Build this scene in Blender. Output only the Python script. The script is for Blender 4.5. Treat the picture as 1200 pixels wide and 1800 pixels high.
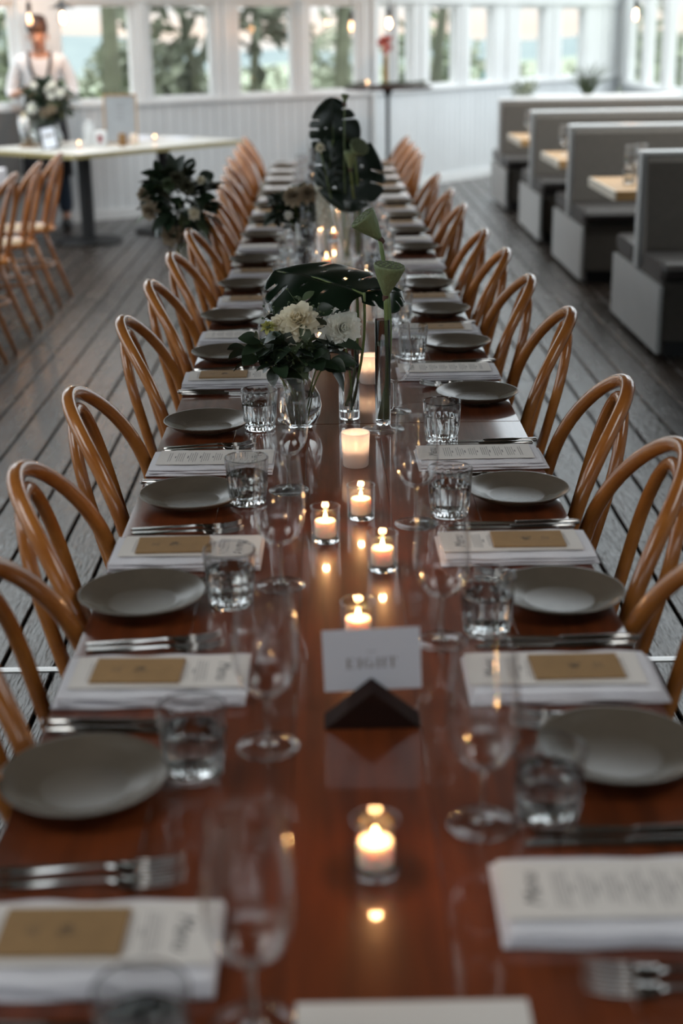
import bpy, math, random
from mathutils import Vector, Matrix
random.seed(7)
PI = math.pi
S = bpy.context.scene
for o in list(bpy.data.objects): bpy.data.objects.remove(o)
C = S.collection

# ------------------------------------------------------------ camera
cam = bpy.data.cameras.new('camera'); co = bpy.data.objects.new('camera', cam); C.objects.link(co)
cam.sensor_fit = 'VERTICAL'; cam.sensor_height = 36; cam.lens = 50
X_, Y_ = 572-600, 62-900
yv = Vector((X_, Y_, 2500)).normalized()
xv = Vector((1, -.0145, 0)); xv = (xv - xv.dot(yv)*yv).normalized()
zv = xv.cross(yv)
if zv.y > 0: zv = -zv
M3 = Matrix(((xv.x, -xv.y, -xv.z), (yv.x, -yv.y, -yv.z), (zv.x, -zv.y, -zv.z)))
co.matrix_world = Matrix.Translation((0, 0, 1.58)) @ M3.to_4x4()
cam.clip_start = .05; cam.clip_end = 3000
cam.dof.use_dof = True; cam.dof.focus_distance = 3.08; cam.dof.aperture_fstop = 2.4
S.camera = co

# ------------------------------------------------------------ world
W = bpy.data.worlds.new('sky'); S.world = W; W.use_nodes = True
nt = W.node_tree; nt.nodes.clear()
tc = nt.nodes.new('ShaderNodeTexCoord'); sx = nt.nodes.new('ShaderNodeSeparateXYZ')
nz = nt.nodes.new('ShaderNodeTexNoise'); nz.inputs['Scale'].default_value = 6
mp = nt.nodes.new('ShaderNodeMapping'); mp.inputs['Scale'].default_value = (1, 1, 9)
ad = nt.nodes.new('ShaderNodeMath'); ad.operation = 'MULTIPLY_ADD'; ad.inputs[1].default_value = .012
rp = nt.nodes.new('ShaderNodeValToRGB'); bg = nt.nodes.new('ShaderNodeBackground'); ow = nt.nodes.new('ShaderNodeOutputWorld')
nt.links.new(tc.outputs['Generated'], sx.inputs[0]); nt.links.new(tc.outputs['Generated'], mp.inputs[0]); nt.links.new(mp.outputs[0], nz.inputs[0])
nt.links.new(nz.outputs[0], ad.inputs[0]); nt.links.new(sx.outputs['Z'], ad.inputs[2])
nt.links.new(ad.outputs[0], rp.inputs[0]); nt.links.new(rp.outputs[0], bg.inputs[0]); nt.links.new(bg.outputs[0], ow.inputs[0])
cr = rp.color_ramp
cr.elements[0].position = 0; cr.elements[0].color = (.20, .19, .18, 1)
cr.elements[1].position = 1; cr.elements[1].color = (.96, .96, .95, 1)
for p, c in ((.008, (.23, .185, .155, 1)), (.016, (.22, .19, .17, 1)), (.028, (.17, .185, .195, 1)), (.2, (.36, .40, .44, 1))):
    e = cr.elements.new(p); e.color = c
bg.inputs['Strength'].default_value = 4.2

S.view_settings.view_transform = 'Standard'; S.view_settings.look = 'None'
S.view_settings.gamma = 1; S.view_settings.use_curve_mapping = False
S.view_settings.exposure = 0.5

def portal(x, y, z, rz, w, h, name):
    l = bpy.data.lights.new(name, 'AREA'); l.shape = 'RECTANGLE'; l.size = w; l.size_y = h
    l.cycles.is_portal = True
    o = bpy.data.objects.new(name, l); C.objects.link(o); o.location = (x, y, z); o.rotation_euler = (PI/2, 0, rz); return o
portal(3.88, 12.8, 2.0, PI/2, 13.4, 2.2, 'daylight_portal')
portal(-4.58, 6.4, 1.8, -PI/2, 9.8, 2.6, 'daylight_portal')
for px_, py_, w_, h_ in ((-2.85, 10.3, 2.7, 5.6), (2.6, 12.5, 2.2, 10), (-2.55, 1.3, 2.1, 1.8), (2.15, 1.3, 1.3, 1.8)): portal(px_, py_, 3.29, 0, w_, h_, 'daylight_portal').rotation_euler = (0, 0, 0)

# ------------------------------------------------------------ materials
MATS = {}
def mat(name, col, rough=.5, metal=0, spec=.5, noise=0, nscale=8, stretch=(1, 1, 1), col2=None, bump=0, bscale=40, coat=0, trans=0, sss=0, emit=None, estr=0, coord='Object', sheen=0, rvar=0):
    m = bpy.data.materials.new(name); m.use_nodes = True
    t = m.node_tree; b = t.nodes['Principled BSDF']
    b.inputs['Base Color'].default_value = (*col, 1); b.inputs['Roughness'].default_value = rough
    b.inputs['Metallic'].default_value = metal; b.inputs['Specular IOR Level'].default_value = spec
    b.inputs['Coat Weight'].default_value = coat; b.inputs['Coat Roughness'].default_value = .07
    b.inputs['Sheen Weight'].default_value = sheen
    if trans: b.inputs['Transmission Weight'].default_value = trans
    if sss:
        b.inputs['Subsurface Weight'].default_value = sss; b.inputs['Subsurface Radius'].default_value = (.02, .01, .006); b.inputs['Subsurface Scale'].default_value = 1
    if emit: b.inputs['Emission Color'].default_value = (*emit, 1); b.inputs['Emission Strength'].default_value = estr
    if noise or bump or rvar:
        tc = t.nodes.new('ShaderNodeTexCoord'); mp = t.nodes.new('ShaderNodeMapping'); mp.inputs['Scale'].default_value = stretch
        t.links.new(tc.outputs[coord], mp.inputs[0])
    if noise:
        n = t.nodes.new('ShaderNodeTexNoise'); n.inputs['Scale'].default_value = nscale; n.inputs['Detail'].default_value = 6; n.inputs['Roughness'].default_value = .6
        t.links.new(mp.outputs[0], n.inputs[0])
        r = t.nodes.new('ShaderNodeMapRange'); r.inputs[1].default_value = .5-.25; r.inputs[2].default_value = .5+.25
        t.links.new(n.outputs[0], r.inputs[0])
        mx = t.nodes.new('ShaderNodeMix'); mx.data_type = 'RGBA'
        mx.inputs['A'].default_value = (*col, 1); c2 = col2 or tuple(c*(1-noise) for c in col); mx.inputs['B'].default_value = (*c2, 1)
        t.links.new(r.outputs[0], mx.inputs['Factor']); 
        oi = t.nodes.new('ShaderNodeObjectInfo'); hv = t.nodes.new('ShaderNodeHueSaturation')
        vr = t.nodes.new('ShaderNodeMapRange'); vr.inputs[3].default_value = 1-.35*noise; vr.inputs[4].default_value = 1+.35*noise
        t.links.new(oi.outputs['Random'], vr.inputs[0]); t.links.new(vr.outputs[0], hv.inputs['Value'])
        t.links.new(mx.outputs['Result'], hv.inputs['Color']); t.links.new(hv.outputs[0], b.inputs['Base Color'])
        if rvar:
            rr = t.nodes.new('ShaderNodeMapRange'); rr.inputs[3].default_value = rough-rvar; rr.inputs[4].default_value = rough+rvar
            t.links.new(n.outputs[0], rr.inputs[0]); t.links.new(rr.outputs[0], b.inputs['Roughness'])
    if bump:
        n2 = t.nodes.new('ShaderNodeTexNoise'); n2.inputs['Scale'].default_value = bscale; n2.inputs['Detail'].default_value = 4
        t.links.new(mp.outputs[0], n2.inputs[0])
        bp = t.nodes.new('ShaderNodeBump'); bp.inputs['Strength'].default_value = bump; bp.inputs['Distance'].default_value = .01
        t.links.new(n2.outputs[0], bp.inputs['Height']); t.links.new(bp.outputs[0], b.inputs['Normal'])
    MATS[name] = m
    return m
def thin_glass(name, tint=(1, 1, 1), base=.05, edge=.75, power=3.0, rough=.0):
    m = bpy.data.materials.new(name); m.use_nodes = True; t = m.node_tree; t.nodes.clear()
    o = t.nodes.new('ShaderNodeOutputMaterial'); mx = t.nodes.new('ShaderNodeMixShader')
    tr = t.nodes.new('ShaderNodeBsdfTransparent'); gl = t.nodes.new('ShaderNodeBsdfGlossy')
    tr.inputs[0].default_value = (*tint, 1); gl.inputs['Roughness'].default_value = rough
    lw = t.nodes.new('ShaderNodeLayerWeight'); lw.inputs[0].default_value = .5
    pw = t.nodes.new('ShaderNodeMath'); pw.operation = 'POWER'; pw.inputs[1].default_value = power
    ma = t.nodes.new('ShaderNodeMath'); ma.operation = 'MULTIPLY_ADD'; ma.inputs[1].default_value = edge; ma.inputs[2].default_value = base
    t.links.new(lw.outputs['Facing'], pw.inputs[0]); t.links.new(pw.outputs[0], ma.inputs[0]); t.links.new(ma.outputs[0], mx.inputs[0])
    t.links.new(tr.outputs[0], mx.inputs[1]); t.links.new(gl.outputs[0], mx.inputs[2]); t.links.new(mx.outputs[0], o.inputs[0])
    MATS[name] = m; return m
def translucent(name, col, mixf=.5, rough=.6, tr=0):
    m = bpy.data.materials.new(name); m.use_nodes = True; t = m.node_tree
    b = t.nodes['Principled BSDF']; b.inputs['Base Color'].default_value = (*col, 1); b.inputs['Roughness'].default_value = rough
    tl = t.nodes.new('ShaderNodeBsdfTranslucent'); tl.inputs[0].default_value = (*col, 1)
    mx = t.nodes.new('ShaderNodeMixShader'); mx.inputs[0].default_value = mixf
    t.links.new(b.outputs[0], mx.inputs[1]); t.links.new(tl.outputs[0], mx.inputs[2])
    last = mx
    if tr:
        tp = t.nodes.new('ShaderNodeBsdfTransparent'); m2 = t.nodes.new('ShaderNodeMixShader'); m2.inputs[0].default_value = tr
        t.links.new(mx.outputs[0], m2.inputs[1]); t.links.new(tp.outputs[0], m2.inputs[2]); last = m2
    t.links.new(last.outputs[0], t.nodes['Material Output'].inputs[0]); MATS[name] = m; return m

M = MATS
mat('white_paint', (.62, .65, .67), .45, noise=.08, nscale=3, bump=.05)
mat('white_gloss', (.70, .72, .73), .3, noise=.06, nscale=3)
mat('ceiling_wood', (.075, .055, .042), .6, noise=.3, stretch=(8, 1, 1))
mat('floor_wood', (.018, .013, .010), .25, spec=.45, noise=.6, nscale=2.2, stretch=(9, 1, 9), col2=(.045, .034, .027), bump=.5, bscale=10, rvar=.12)
mat('floor_gap', (.006, .006, .006), .9)
mat('table_wood', (.200, .044, .012), .36, spec=.2, noise=.5, nscale=3.5, stretch=(14, 1, 14), col2=(.075, .018, .006), bump=.03, bscale=10, coat=1.0, rvar=.05)
mat('dark_wood', (.022, .007, .004), .75, spec=.15, noise=.4, stretch=(1, 8, 8))
mat('chair_wood', (.50, .19, .042), .22, noise=.4, nscale=5, stretch=(2, 2, 2), col2=(.27, .080, .015), coat=.5)
mat('chair_cane', (.42, .30, .17), .5, noise=.4, nscale=60)
mat('pine', (.46, .27, .10), .5, noise=.3, nscale=4, stretch=(1, 8, 8), col2=(.33, .18, .07))
mat('pine_edge_lit', (.62, .58, .50), .5, noise=.2)  # lightened pine, the light on the table ends is painted in
mat('desk_top', (.60, .60, .57), .35, noise=.15, stretch=(6, 1, 1))
mat('desk_edge', (.34, .28, .12), .5, noise=.2)
mat('booth_fabric', (.095, .083, .070), .8, noise=.2, nscale=30, bump=.15, bscale=200, sheen=.1)
mat('booth_seat', (.04, .036, .034), .5, noise=.2, nscale=20, bump=.1, bscale=120)
mat('booth_panel', (.42, .43, .43), .5, noise=.1)
mat('plate_glaze', (.112, .090, .068), .27, noise=.15, nscale=30, spec=.45)
mat('linen', (.74, .72, .76), .85, noise=.08, nscale=10, bump=.25, bscale=260, sheen=.2)
mat('menu_paper', (.72, .67, .63), .7, noise=.04)
mat('card_paper', (.66, .69, .76), .6, noise=.03)
mat('kraft', (.33, .19, .075), .75, noise=.2, nscale=40)
mat('ink', (.03, .03, .035), .7, noise=.1)
mat('ink_grey', (.22, .20, .20), .8, noise=.1)
mat('silver', (.46, .44, .42), .13, metal=1, noise=.05)
mat('wax', (.82, .70, .58), .55, sss=.6, noise=.04)
mat('wick', (.03, .02, .02), .9, noise=.1)
mat('black_metal', (.008, .008, .009), .55, noise=.2)
mat('brass', (.30, .20, .08), .35, metal=.8, noise=.1)
mat('steel', (.4, .4, .4), .35, metal=1, noise=.1)
mat('stem', (.12, .17, .045), .45, noise=.4, nscale=30, col2=(.17, .22, .08))
mat('pod', (.16, .21, .09), .5, noise=.5, nscale=18, stretch=(3, 3, .6), col2=(.22, .26, .13), bump=.5, bscale=50)
mat('pod_top', (.13, .15, .075), .7, noise=.5, nscale=60, bump=.5, bscale=80)
mat('pod_neck', (.10, .045, .03), .6, noise=.3)
mat('monstera', (.004, .011, .006), .3, spec=.4, noise=.5, nscale=12, col2=(.008, .018, .008))
mat('leaf_dark', (.010, .024, .012), .4, noise=.5, nscale=14, col2=(.024, .04, .018))
mat('leaf_mid', (.05, .085, .035), .5, noise=.5, nscale=14, col2=(.08, .10, .05))
mat('olive', (.10, .095, .05), .6, noise=.4, nscale=14)
translucent('petal_white', (.92, .92, .86), .45)
translucent('petal_cream', (.90, .84, .68), .42)
translucent('petal_bud', (.45, .43, .13), .2)
translucent('petal_dusky', (.32, .25, .17), .25)
translucent('petal_pink', (.42, .16, .17), .25)
translucent('frosted', (.90, .84, .80), .55, rough=.5, tr=.12)
thin_glass('glass_foot', base=.04, edge=.55, power=4)
thin_glass('glass', base=.045, edge=.85, power=3.6)
thin_glass('glass_tumbler', (.96, .97, .98), base=.07, edge=.9, power=1.5)
thin_glass('glass_thick', (.93, .96, .95), base=.10, edge=.95, power=1.4)
thin_glass('pane', (.95, .97, .96), base=.03, edge=.6, power=5)
g = bpy.data.materials.new('water'); g.use_nodes = True; b = g.node_tree.nodes['Principled BSDF']
b.inputs['Transmission Weight'].default_value = 1; b.inputs['Roughness'].default_value = 0; b.inputs['IOR'].default_value = 1.33; b.inputs['Base Color'].default_value = (.97, .99, .98, 1); M['water'] = g
g = bpy.data.materials.new('cut_glass'); g.use_nodes = True; b = g.node_tree.nodes['Principled BSDF']
b.inputs['Transmission Weight'].default_value = 1; b.inputs['Roughness'].default_value = 0; b.inputs['IOR'].default_value = 1.47; M['cut_glass'] = g
mat('skin', (.42, .22, .15), .5, sss=.1, noise=.1)
mat('hair', (.06, .022, .010), .5, noise=.4, nscale=60)
mat('shirt', (.62, .63, .66), .8, noise=.06)
mat('apron', (.012, .013, .018), .8, noise=.1)
mat('denim', (.028, .045, .075), .8, noise=.2)
mat('shoe', (.012, .012, .014), .4, noise=.1)
mat('grey_cushion', (.10, .10, .10), .7, noise=.1)
mat('slate', (.33, .35, .37), .5, noise=.15)
mat('red_label', (.25, .04, .05), .6, noise=.1)
mat('amber', (.22, .11, .03), .35, noise=.1)
mat('ground', (.10, .13, .06), .95, noise=.6, nscale=.5, col2=(.16, .17, .09))
mat('hill_far', (.13, .17, .18), 1, noise=.4, nscale=.02, col2=(.18, .22, .22), spec=.1)  # bluish tone is distance haze put into the hill colour
mat('hill_mid', (.15, .19, .14), 1, noise=.5, nscale=.06, col2=(.26, .29, .22), spec=.1)  # lightened green, valley haze put into the base colour
mat('bark', (.17, .185, .12), .9, noise=.5, nscale=6, bump=.3)
mat('tree_leaf', (.11, .145, .08), .7, noise=.6, nscale=2, col2=(.19, .23, .13))
mat('tree_pale', (.18, .21, .145), .7, noise=.6, nscale=2, col2=(.27, .30, .22))
mat('tree_red', (.20, .075, .06), .7, noise=.5, nscale=2)
mat('teal_paint', (.12, .32, .34), .6, noise=.2)
mat('flame', (1, .6, .2), .5, emit=(1, .62, .26), estr=24)
mat('filament', (1, .6, .2), .5, emit=(1, .62, .32), estr=45)
mat('bulb_reflection_glow', (1, .6, .2), .3, emit=(1, .50, .22), estr=22)  # weaker glow for lamp reflections in the panes, built as dim bulbs

# ------------------------------------------------------------ mesh helpers
class MB:
    def __init__(s): s.v = []; s.f = []; s.m = []
    def add(s, vs, fs, mi=0):
        n = len(s.v); s.v += [tuple(v) for v in vs]; s.f += [tuple(i+n for i in f) for f in fs]; s.m += [mi]*len(fs); return s
    def box(s, x0, x1, y0, y1, z0, z1, mi=0):
        return s.add([(x0,y0,z0),(x1,y0,z0),(x1,y1,z0),(x0,y1,z0),(x0,y0,z1),(x1,y0,z1),(x1,y1,z1),(x0,y1,z1)],
                     [(0,3,2,1),(4,5,6,7),(0,1,5,4),(1,2,6,5),(2,3,7,6),(3,0,4,7)], mi)
    def bbox(s, x0, x1, y0, y1, z0, z1, r=.003, mi=0):   # box with chamfered top/bottom edges
        lv = [(z0, r), (z0+r, 0), (z1-r, 0), (z1, r)]; vs = []; fs = []
        for z, i in lv: vs += [(x0+i,y0+i,z),(x1-i,y0+i,z),(x1-i,y1-i,z),(x0+i,y1-i,z)]
        for k in range(3):
            for j in range(4): a = k*4+j; b2 = k*4+(j+1)%4; fs.append((a, b2, b2+4, a+4))
        fs += [(3,2,1,0), (12,13,14,15)]
        return s.add(vs, fs, mi)
    def lathe(s, prof, n=24, cx=0, cy=0, mi=0, closed=False, flute=None):
        vs = []; fs = []
        for r, z in prof:
            for k in range(n):
                a = 2*PI*k/n; rr = r
                if flute: rr = r*flute(k, n, z)
                vs.append((cx+rr*math.cos(a), cy+rr*math.sin(a), z))
        for i in range(len(prof)-1):
            for k in range(n):
                a = i*n+k; b2 = i*n+(k+1)%n; fs.append((a, b2, b2+n, a+n))
        if prof[0][0] > 1e-4 and closed: fs.append(tuple(range(n-1, -1, -1)))
        if prof[-1][0] > 1e-4 and closed: fs.append(tuple(range((len(prof)-1)*n, len(prof)*n)))
        return s.add(vs, fs, mi)
    def tube(s, pts, rad, n=8, mi=0, cap=True, closed=False):
        pts = [Vector(p) for p in pts]; N = len(pts)
        if not hasattr(rad, '__len__'): rad = [rad]*N
        vs = []; fs = []; prev = None
        for i, p in enumerate(pts):
            if closed: t = pts[(i+1) % N]-pts[i-1]
            else: t = pts[min(i+1, N-1)]-pts[max(i-1, 0)]
            t.normalize()
            if prev is None: u = t.orthogonal().normalized()
            else: u = (prev-prev.dot(t)*t).normalized()
            prev = u; w = t.cross(u)
            for k in range(n):
                a = 2*PI*k/n; vs.append(p+(u*math.cos(a)+w*math.sin(a))*rad[i])
        for i in range(N if closed else N-1):
            for k in range(n):
                j = (i+1) % N; fs.append((i*n+k, i*n+(k+1) % n, j*n+(k+1) % n, j*n+k))
        if cap and not closed: fs.append(tuple(range(n-1, -1, -1))); fs.append(tuple(range((N-1)*n, N*n)))
        return s.add(vs, fs, mi)
    def sphere(s, c, r, n=10, m=7, mi=0):
        rx, ry, rz = r if hasattr(r, '__len__') else (r, r, r)
        vs = []; fs = []
        for i in range(m+1):
            ph = PI*i/m
            for k in range(n):
                a = 2*PI*k/n; vs.append((c[0]+rx*math.sin(ph)*math.cos(a), c[1]+ry*math.sin(ph)*math.sin(a), c[2]+rz*math.cos(ph)))
        for i in range(m):
            for k in range(n): fs.append((i*n+k, (i+1)*n+k, (i+1)*n+(k+1) % n, i*n+(k+1) % n))
        return s.add(vs, fs, mi)
    def xf(s, mt):
        s.v = [tuple(mt @ Vector(v)) for v in s.v]; return s
    def mesh(s, name, mats, smooth=False, angle=None):
        me = bpy.data.meshes.new(name); me.from_pydata(s.v, [], s.f)
        for m_ in (mats if isinstance(mats, (list, tuple)) else [mats]): me.materials.append(M[m_] if isinstance(m_, str) else m_)
        me.polygons.foreach_set('material_index', s.m)
        if smooth: me.polygons.foreach_set('use_smooth', [True]*len(me.polygons))
        me.update()
        if smooth and angle:
            try: me.set_sharp_from_angle(angle=angle)
            except Exception: pass
        return me
    def obj(s, name, mats, parent=None, smooth=False, angle=None, loc=None):
        return link(name, s.mesh(name, mats, smooth, angle), parent, loc)
def link(name, me, parent=None, loc=None, rz=0):
    o = bpy.data.objects.new(name, me); C.objects.link(o)
    if parent: o.parent = parent
    if loc: o.location = loc
    o.rotation_euler.z = rz
    return o
def tag(o, label=None, cat=None, group=None, kind=None):
    if label: o['label'] = label
    if cat: o['category'] = cat
    if group: o['group'] = group
    if kind: o['kind'] = kind
    return o
def thing(name, label, cat, loc=(0, 0, 0), rz=0, group=None):
    o = bpy.data.objects.new(name, None); C.objects.link(o); o.location = loc; o.rotation_euler.z = rz; o.empty_display_size = .05
    return tag(o, label, cat, group)
def st(o): o['kind'] = 'structure'; return o
def dup(o, loc=None, rz=None, label=None, scale=None, parent=None):
    c = o.copy(); C.objects.link(c)
    if parent: c.parent = parent
    if loc is not None: c.location = loc
    if rz is not None: c.rotation_euler.z = rz
    if scale: c.scale = scale
    if label: c['label'] = label
    for ch in list(o.children): dup(ch, parent=c)
    return c
ORD = ['first','second','third','fourth','fifth','sixth','seventh','eighth','ninth','tenth','eleventh','twelfth','thirteenth','fourteenth','fifteenth','sixteenth','seventeenth']

# ------------------------------------------------------------ floor
A = Vector((-2.157, 13.21)); B = Vector((.467, 15.15)); UL = (B-A).normalized(); UR = Vector((.6, .8))
NL = Vector((UL.y, -UL.x)); NR = Vector((UR.y, -UR.x))      # towards the room
def wallY(x):
    if x < B.x: return A.y+(x-A.x)*UL.y/UL.x
    return B.y+(x-B.x)*UR.y/UR.x
fl = thing('floor', 'dark worn timber boards laid lengthwise with narrow dark gaps', 'floor'); fl['kind'] = 'structure'; del fl['category']
MB().box(-4.65, 4.0, -3.05, 20.3, -.08, -.03).obj('subfloor', 'floor_gap', fl)
bw = .1435; x = -4.62; rr = random.Random(3)
while x < 3.9:
    ye = min(19.7, max(wallY(x), wallY(x+bw))+.03); segs = [-3, 3.425, 3.455+rr.choice([3.2, 4.4, 5.1])+.0, ye]
    for a, b_ in ((segs[0], segs[1]), (3.455, segs[2]), (segs[2]+.003, segs[3])):
        if b_-a > .1: MB().bbox(x+.005, x+bw-.005, a, b_, -.03, 0, .003).obj('floor_board', 'floor_wood', fl)
    x += bw
st(MB().bbox(-4.6, 3.88, 3.427, 3.453, -.02, .003, .001).box(-4.6, 3.88, 3.437, 3.443, .0031, .0035).obj('trim_1', 'steel'))['label'] = 'thin metal floor joint strip across the boards'

# ------------------------------------------------------------ walls
def frame2(u, n, P, s0, s1, d0, d1, z0, z1, mb=None, mi=0):
    mb = mb or MB(); vs = []
    for z in (z0, z1):
        for s_, d in ((s0, d0), (s1, d0), (s1, d1), (s0, d1)):
            p = P+u*s_+n*d; vs.append((p.x, p.y, z))
    return mb.add(vs, [(0,3,2,1),(4,5,6,7),(0,1,5,4),(1,2,6,5),(2,3,7,6),(3,0,4,7)], mi)
wn = [0]
def window(u, n, P, s0, s1, z0, z1, mull=()):
    wn[0] += 1
    w = thing('window_%d' % wn[0], 'white framed clear window', 'w'); del w['category']; w['kind'] = 'structure'; del w['label']
    t = .035
    f = frame2(u, n, P, s0, s1, -.07, -.02, z0, z0+t); frame2(u, n, P, s0, s1, -.07, -.02, z1-t, z1, f)
    frame2(u, n, P, s0, s0+t, -.07, -.02, z0+t, z1-t, f); frame2(u, n, P, s1-t, s1, -.07, -.02, z0+t, z1-t, f)
    f.obj('window_frame', 'white_gloss', w)
    p = []
    a, b_ = P+u*(s0+t)+n*-.045, P+u*(s1-t)+n*-.045
    MB().add([(a.x,a.y,z0+t),(b_.x,b_.y,z0+t),(b_.x,b_.y,z1-t),(a.x,a.y,z1-t)], [(0,1,2,3)]).obj('pane', 'pane', w)
def wall(name, u, n, P, s0, s1, openings, zs=1.0, zt=1.885, boards=True, bwid=.11, ztop=3.3, label=None, added_cler=False):
    w = thing(name, label or 'white boarded wall below a band of windows', 'w'); del w['category']; w['kind'] = 'structure'
    frame2(u, n, P, s0, s1, -.12, -.014, 0, zs).obj('wall_core', 'white_paint', w)
    if boards:
        s = s0
        while s < s1-.01:
            frame2(u, n, P, s+.003, min(s+bwid, s1)-.003, -.014, 0, .0, zs).obj('wall_board', 'white_paint', w); s += bwid
    if added_cler:  # unseen upper window row, added to let more daylight in
        frame2(u, n, P, s0, s1, -.12, 0, zt, 2.15).obj('wall_header', 'white_paint', w); frame2(u, n, P, s0, s1, -.12, 0, 3.1, ztop).obj('wall_header', 'white_paint', w)
        kk = max(2, round((s1-s0)/1.2)); dd = (s1-s0)/kk
        for q in range(kk+1): frame2(u, n, P, max(s0, s0+q*dd-.05), min(s1, s0+q*dd+.05), -.12, 0, 2.15, 3.1).obj('wall_post', 'white_gloss', w)
        for q in range(kk): window(u, n, P, s0+q*dd+.05, s0+(q+1)*dd-.05, 2.15, 3.1)
    else: frame2(u, n, P, s0, s1, -.12, 0, zt, ztop).obj('wall_header', 'white_paint', w)
    f = frame2(u, n, P, s0, s1, -.12, .03, zs, zs+.035).obj('window_sill', 'white_gloss', w)
    frame2(u, n, P, s0, s1, 0, .02, zt+.01, zt+.09).obj('header_trim', 'white_gloss', w)
    edges = [s0]
    for a, b_ in openings: edges += [a, b_]
    edges.append(s1)
    for i in range(0, len(edges), 2):
        if edges[i+1]-edges[i] > .005:
            frame2(u, n, P, edges[i], edges[i+1], -.12, .0, zs+.035, zt).obj('wall_post', 'white_gloss', w)
            c = (edges[i]+edges[i+1])/2; h = min(.035, (edges[i+1]-edges[i])/3)
            frame2(u, n, P, c-h, c+h, 0, .02, zs+.035, zt).obj('post_batten', 'white_gloss', w)
    for a, b_ in openings: window(u, n, P, a, b_, zs+.035, zt)
    return w
# left part of the far wall: origin A
wall('wall_back', UL, NL, A, -3.04, 3.263, [(-2.9,-2.2), (-2.12,-1.42), (-1.34,-.62), (-.206,.54), (.69,1.385), (1.65,2.31), (2.48,3.105)], label='white boarded far wall with a band of windows, left of the corner', added_cler=True)
wall('wall_back_right', UR, NR, B, 0, 5.72, [(.13,.40), (.46,.77), (1.08,1.66), (1.915,2.44), (3.04,3.65), (4.06,4.70)], label='white far wall with windows, receding behind the booths', added_cler=True)
# right side wall x = 3.9 and left side wall x = -4.6
wall('wall_right', Vector((0, -1)), Vector((-1, 0)), Vector((3.9, 19.72)), 0, 22.7, [(.4+i*1.1, 1.35+i*1.1) for i in range(12)], zs=.9, zt=3.1, boards=False, label='white side wall with tall windows behind the booths')
wall('wall_left', Vector((0, 1)), Vector((1, 0)), Vector((-4.6, -3)), 0, 14.42, [(.4+i*1.06, 1.38+i*1.06) for i in range(4, 13)], zs=.5, zt=3.1, boards=False, label='white side wall with tall windows on the left')
wall('wall_front', Vector((1, 0)), Vector((0, 1)), Vector((-4.6, -3)), 0, 8.5, [(.3+i*1.0, 1.2+i*1.0) for i in range(8)], zs=1.5, zt=2.6, boards=False, label='white wall with windows behind the camera')
ceil = thing('ceiling', 'timber ceiling', 'c'); ceil['kind'] = 'structure'; del ceil['category']
def cpart(x0, x1, y0, y1=None, sl=False):
    xs = [x0]+([B.x] if x0 < B.x < x1 else [])+[x1]; m = MB()
    pts = [(x0, y0), (x1, y0)]+[(x, y1 or wallY(x)+.12) for x in reversed(xs)]
    k = len(pts); z0_, z1_ = 3.3, 3.42
    m.add([(x, y, z0_) for x, y in pts]+[(x, y, z1_) for x, y in pts], [tuple(range(k-1, -1, -1)), tuple(range(k, 2*k))]+[(j, (j+1) % k, (j+1) % k+k, j+k) for j in range(k)])
    if sl: m.v = m.v[:k]; m.f = [tuple(range(k-1, -1, -1))]; m.m = [0]
    m.obj('added_skylight_pane' if sl else 'ceiling_panel', 'pane' if sl else 'ceiling_wood', ceil)
for a, b_, q in ((-4.7, -4.2, 0), (-4.2, -1.5, 1), (-1.5, 1.5, 0), (1.5, 3.7, 1), (3.7, 4.0, 0)): cpart(a, b_, 7.5, None, bool(q))  # unseen skylights added along both sides to brighten the far end
cpart(-4.7, 4.0, 2.2, 7.5)
for a, b_, q in ((-4.7, -3.6, 0), (-3.6, -1.5, 1), (-1.5, 1.5, 0), (1.5, 2.8, 1), (2.8, 4.0, 0)): cpart(a, b_, .4, 2.2, bool(q))  # unseen skylights added to light the near part of the table
cpart(-4.7, 4.0, -3.1, .4)
for nm, u, n, P, s0, s1 in (('baseboard_left', UL, NL, A, -3.04, 3.263), ('baseboard_right', UR, NR, B, 0, 5.72)):
    st(frame2(u, n, P, s0, s1, 0, .018, 0, .09).obj(nm, 'white_gloss'))
# wide post in the corner and the post behind the waiter
st(frame2(UL, NL, A, -.60, -.235, 0, .06, 1.035, 3.3).obj('trim_2', 'white_gloss'))['label'] = 'wide white post behind the waiter'
st(MB().lathe([(.03, 0), (.03, 3.3)], 8, B.x+NL.x*.02, B.y+NL.y*.03).obj('trim_3', 'white_gloss'))['label'] = 'white corner bead where the far walls meet'

# ------------------------------------------------------------ outside
def hills(name, dist, base, amp, m, seed, zb=-60):
    r = random.Random(seed); ph = [(r.uniform(0, 6), r.uniform(.6, 1.4)) for _ in range(5)]
    vs = []; fs = []; n = 90
    for i in range(n+1):
        a = math.radians(-75+150*i/n); x, y = math.sin(a)*dist, math.cos(a)*dist
        h = base+amp*sum(math.sin(a*(3+4*k)*q+p)/(k+1) for k, (p, q) in enumerate(ph))
        for j, (dd, hh) in enumerate(((.45, zb), (.8, zb*.45+h*.4), (1, h), (1.3, zb))):
            vs.append((x*dd, y*dd, hh+(amp*.25*math.sin(i*1.7+j) if j in (1, 2) else 0)))
    for i in range(n):
        for j in range(3): fs.append((i*4+j, (i+1)*4+j, (i+1)*4+j+1, i*4+j+1))
    st(MB().add(vs, fs).obj(name, m, smooth=True))
hills('distant_hills', 900, 3, 7, 'hill_far', 5, -60)
hills('wooded_valley', 260, -4.5, 2.2, 'hill_mid', 9, -18)
gv = []; gf = []; n = 30; rr = random.Random(8)
for i in range(n+1):
    for j in range(n+1):
        x = -60+120*i/n; y = -20+130*j/n
        z = -.35-.0*y-(.035*max(0, y-10))-(.02*abs(x-2) if y > 0 else 0)+rr.uniform(-.05, .05); gv.append((x, y, z))
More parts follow.
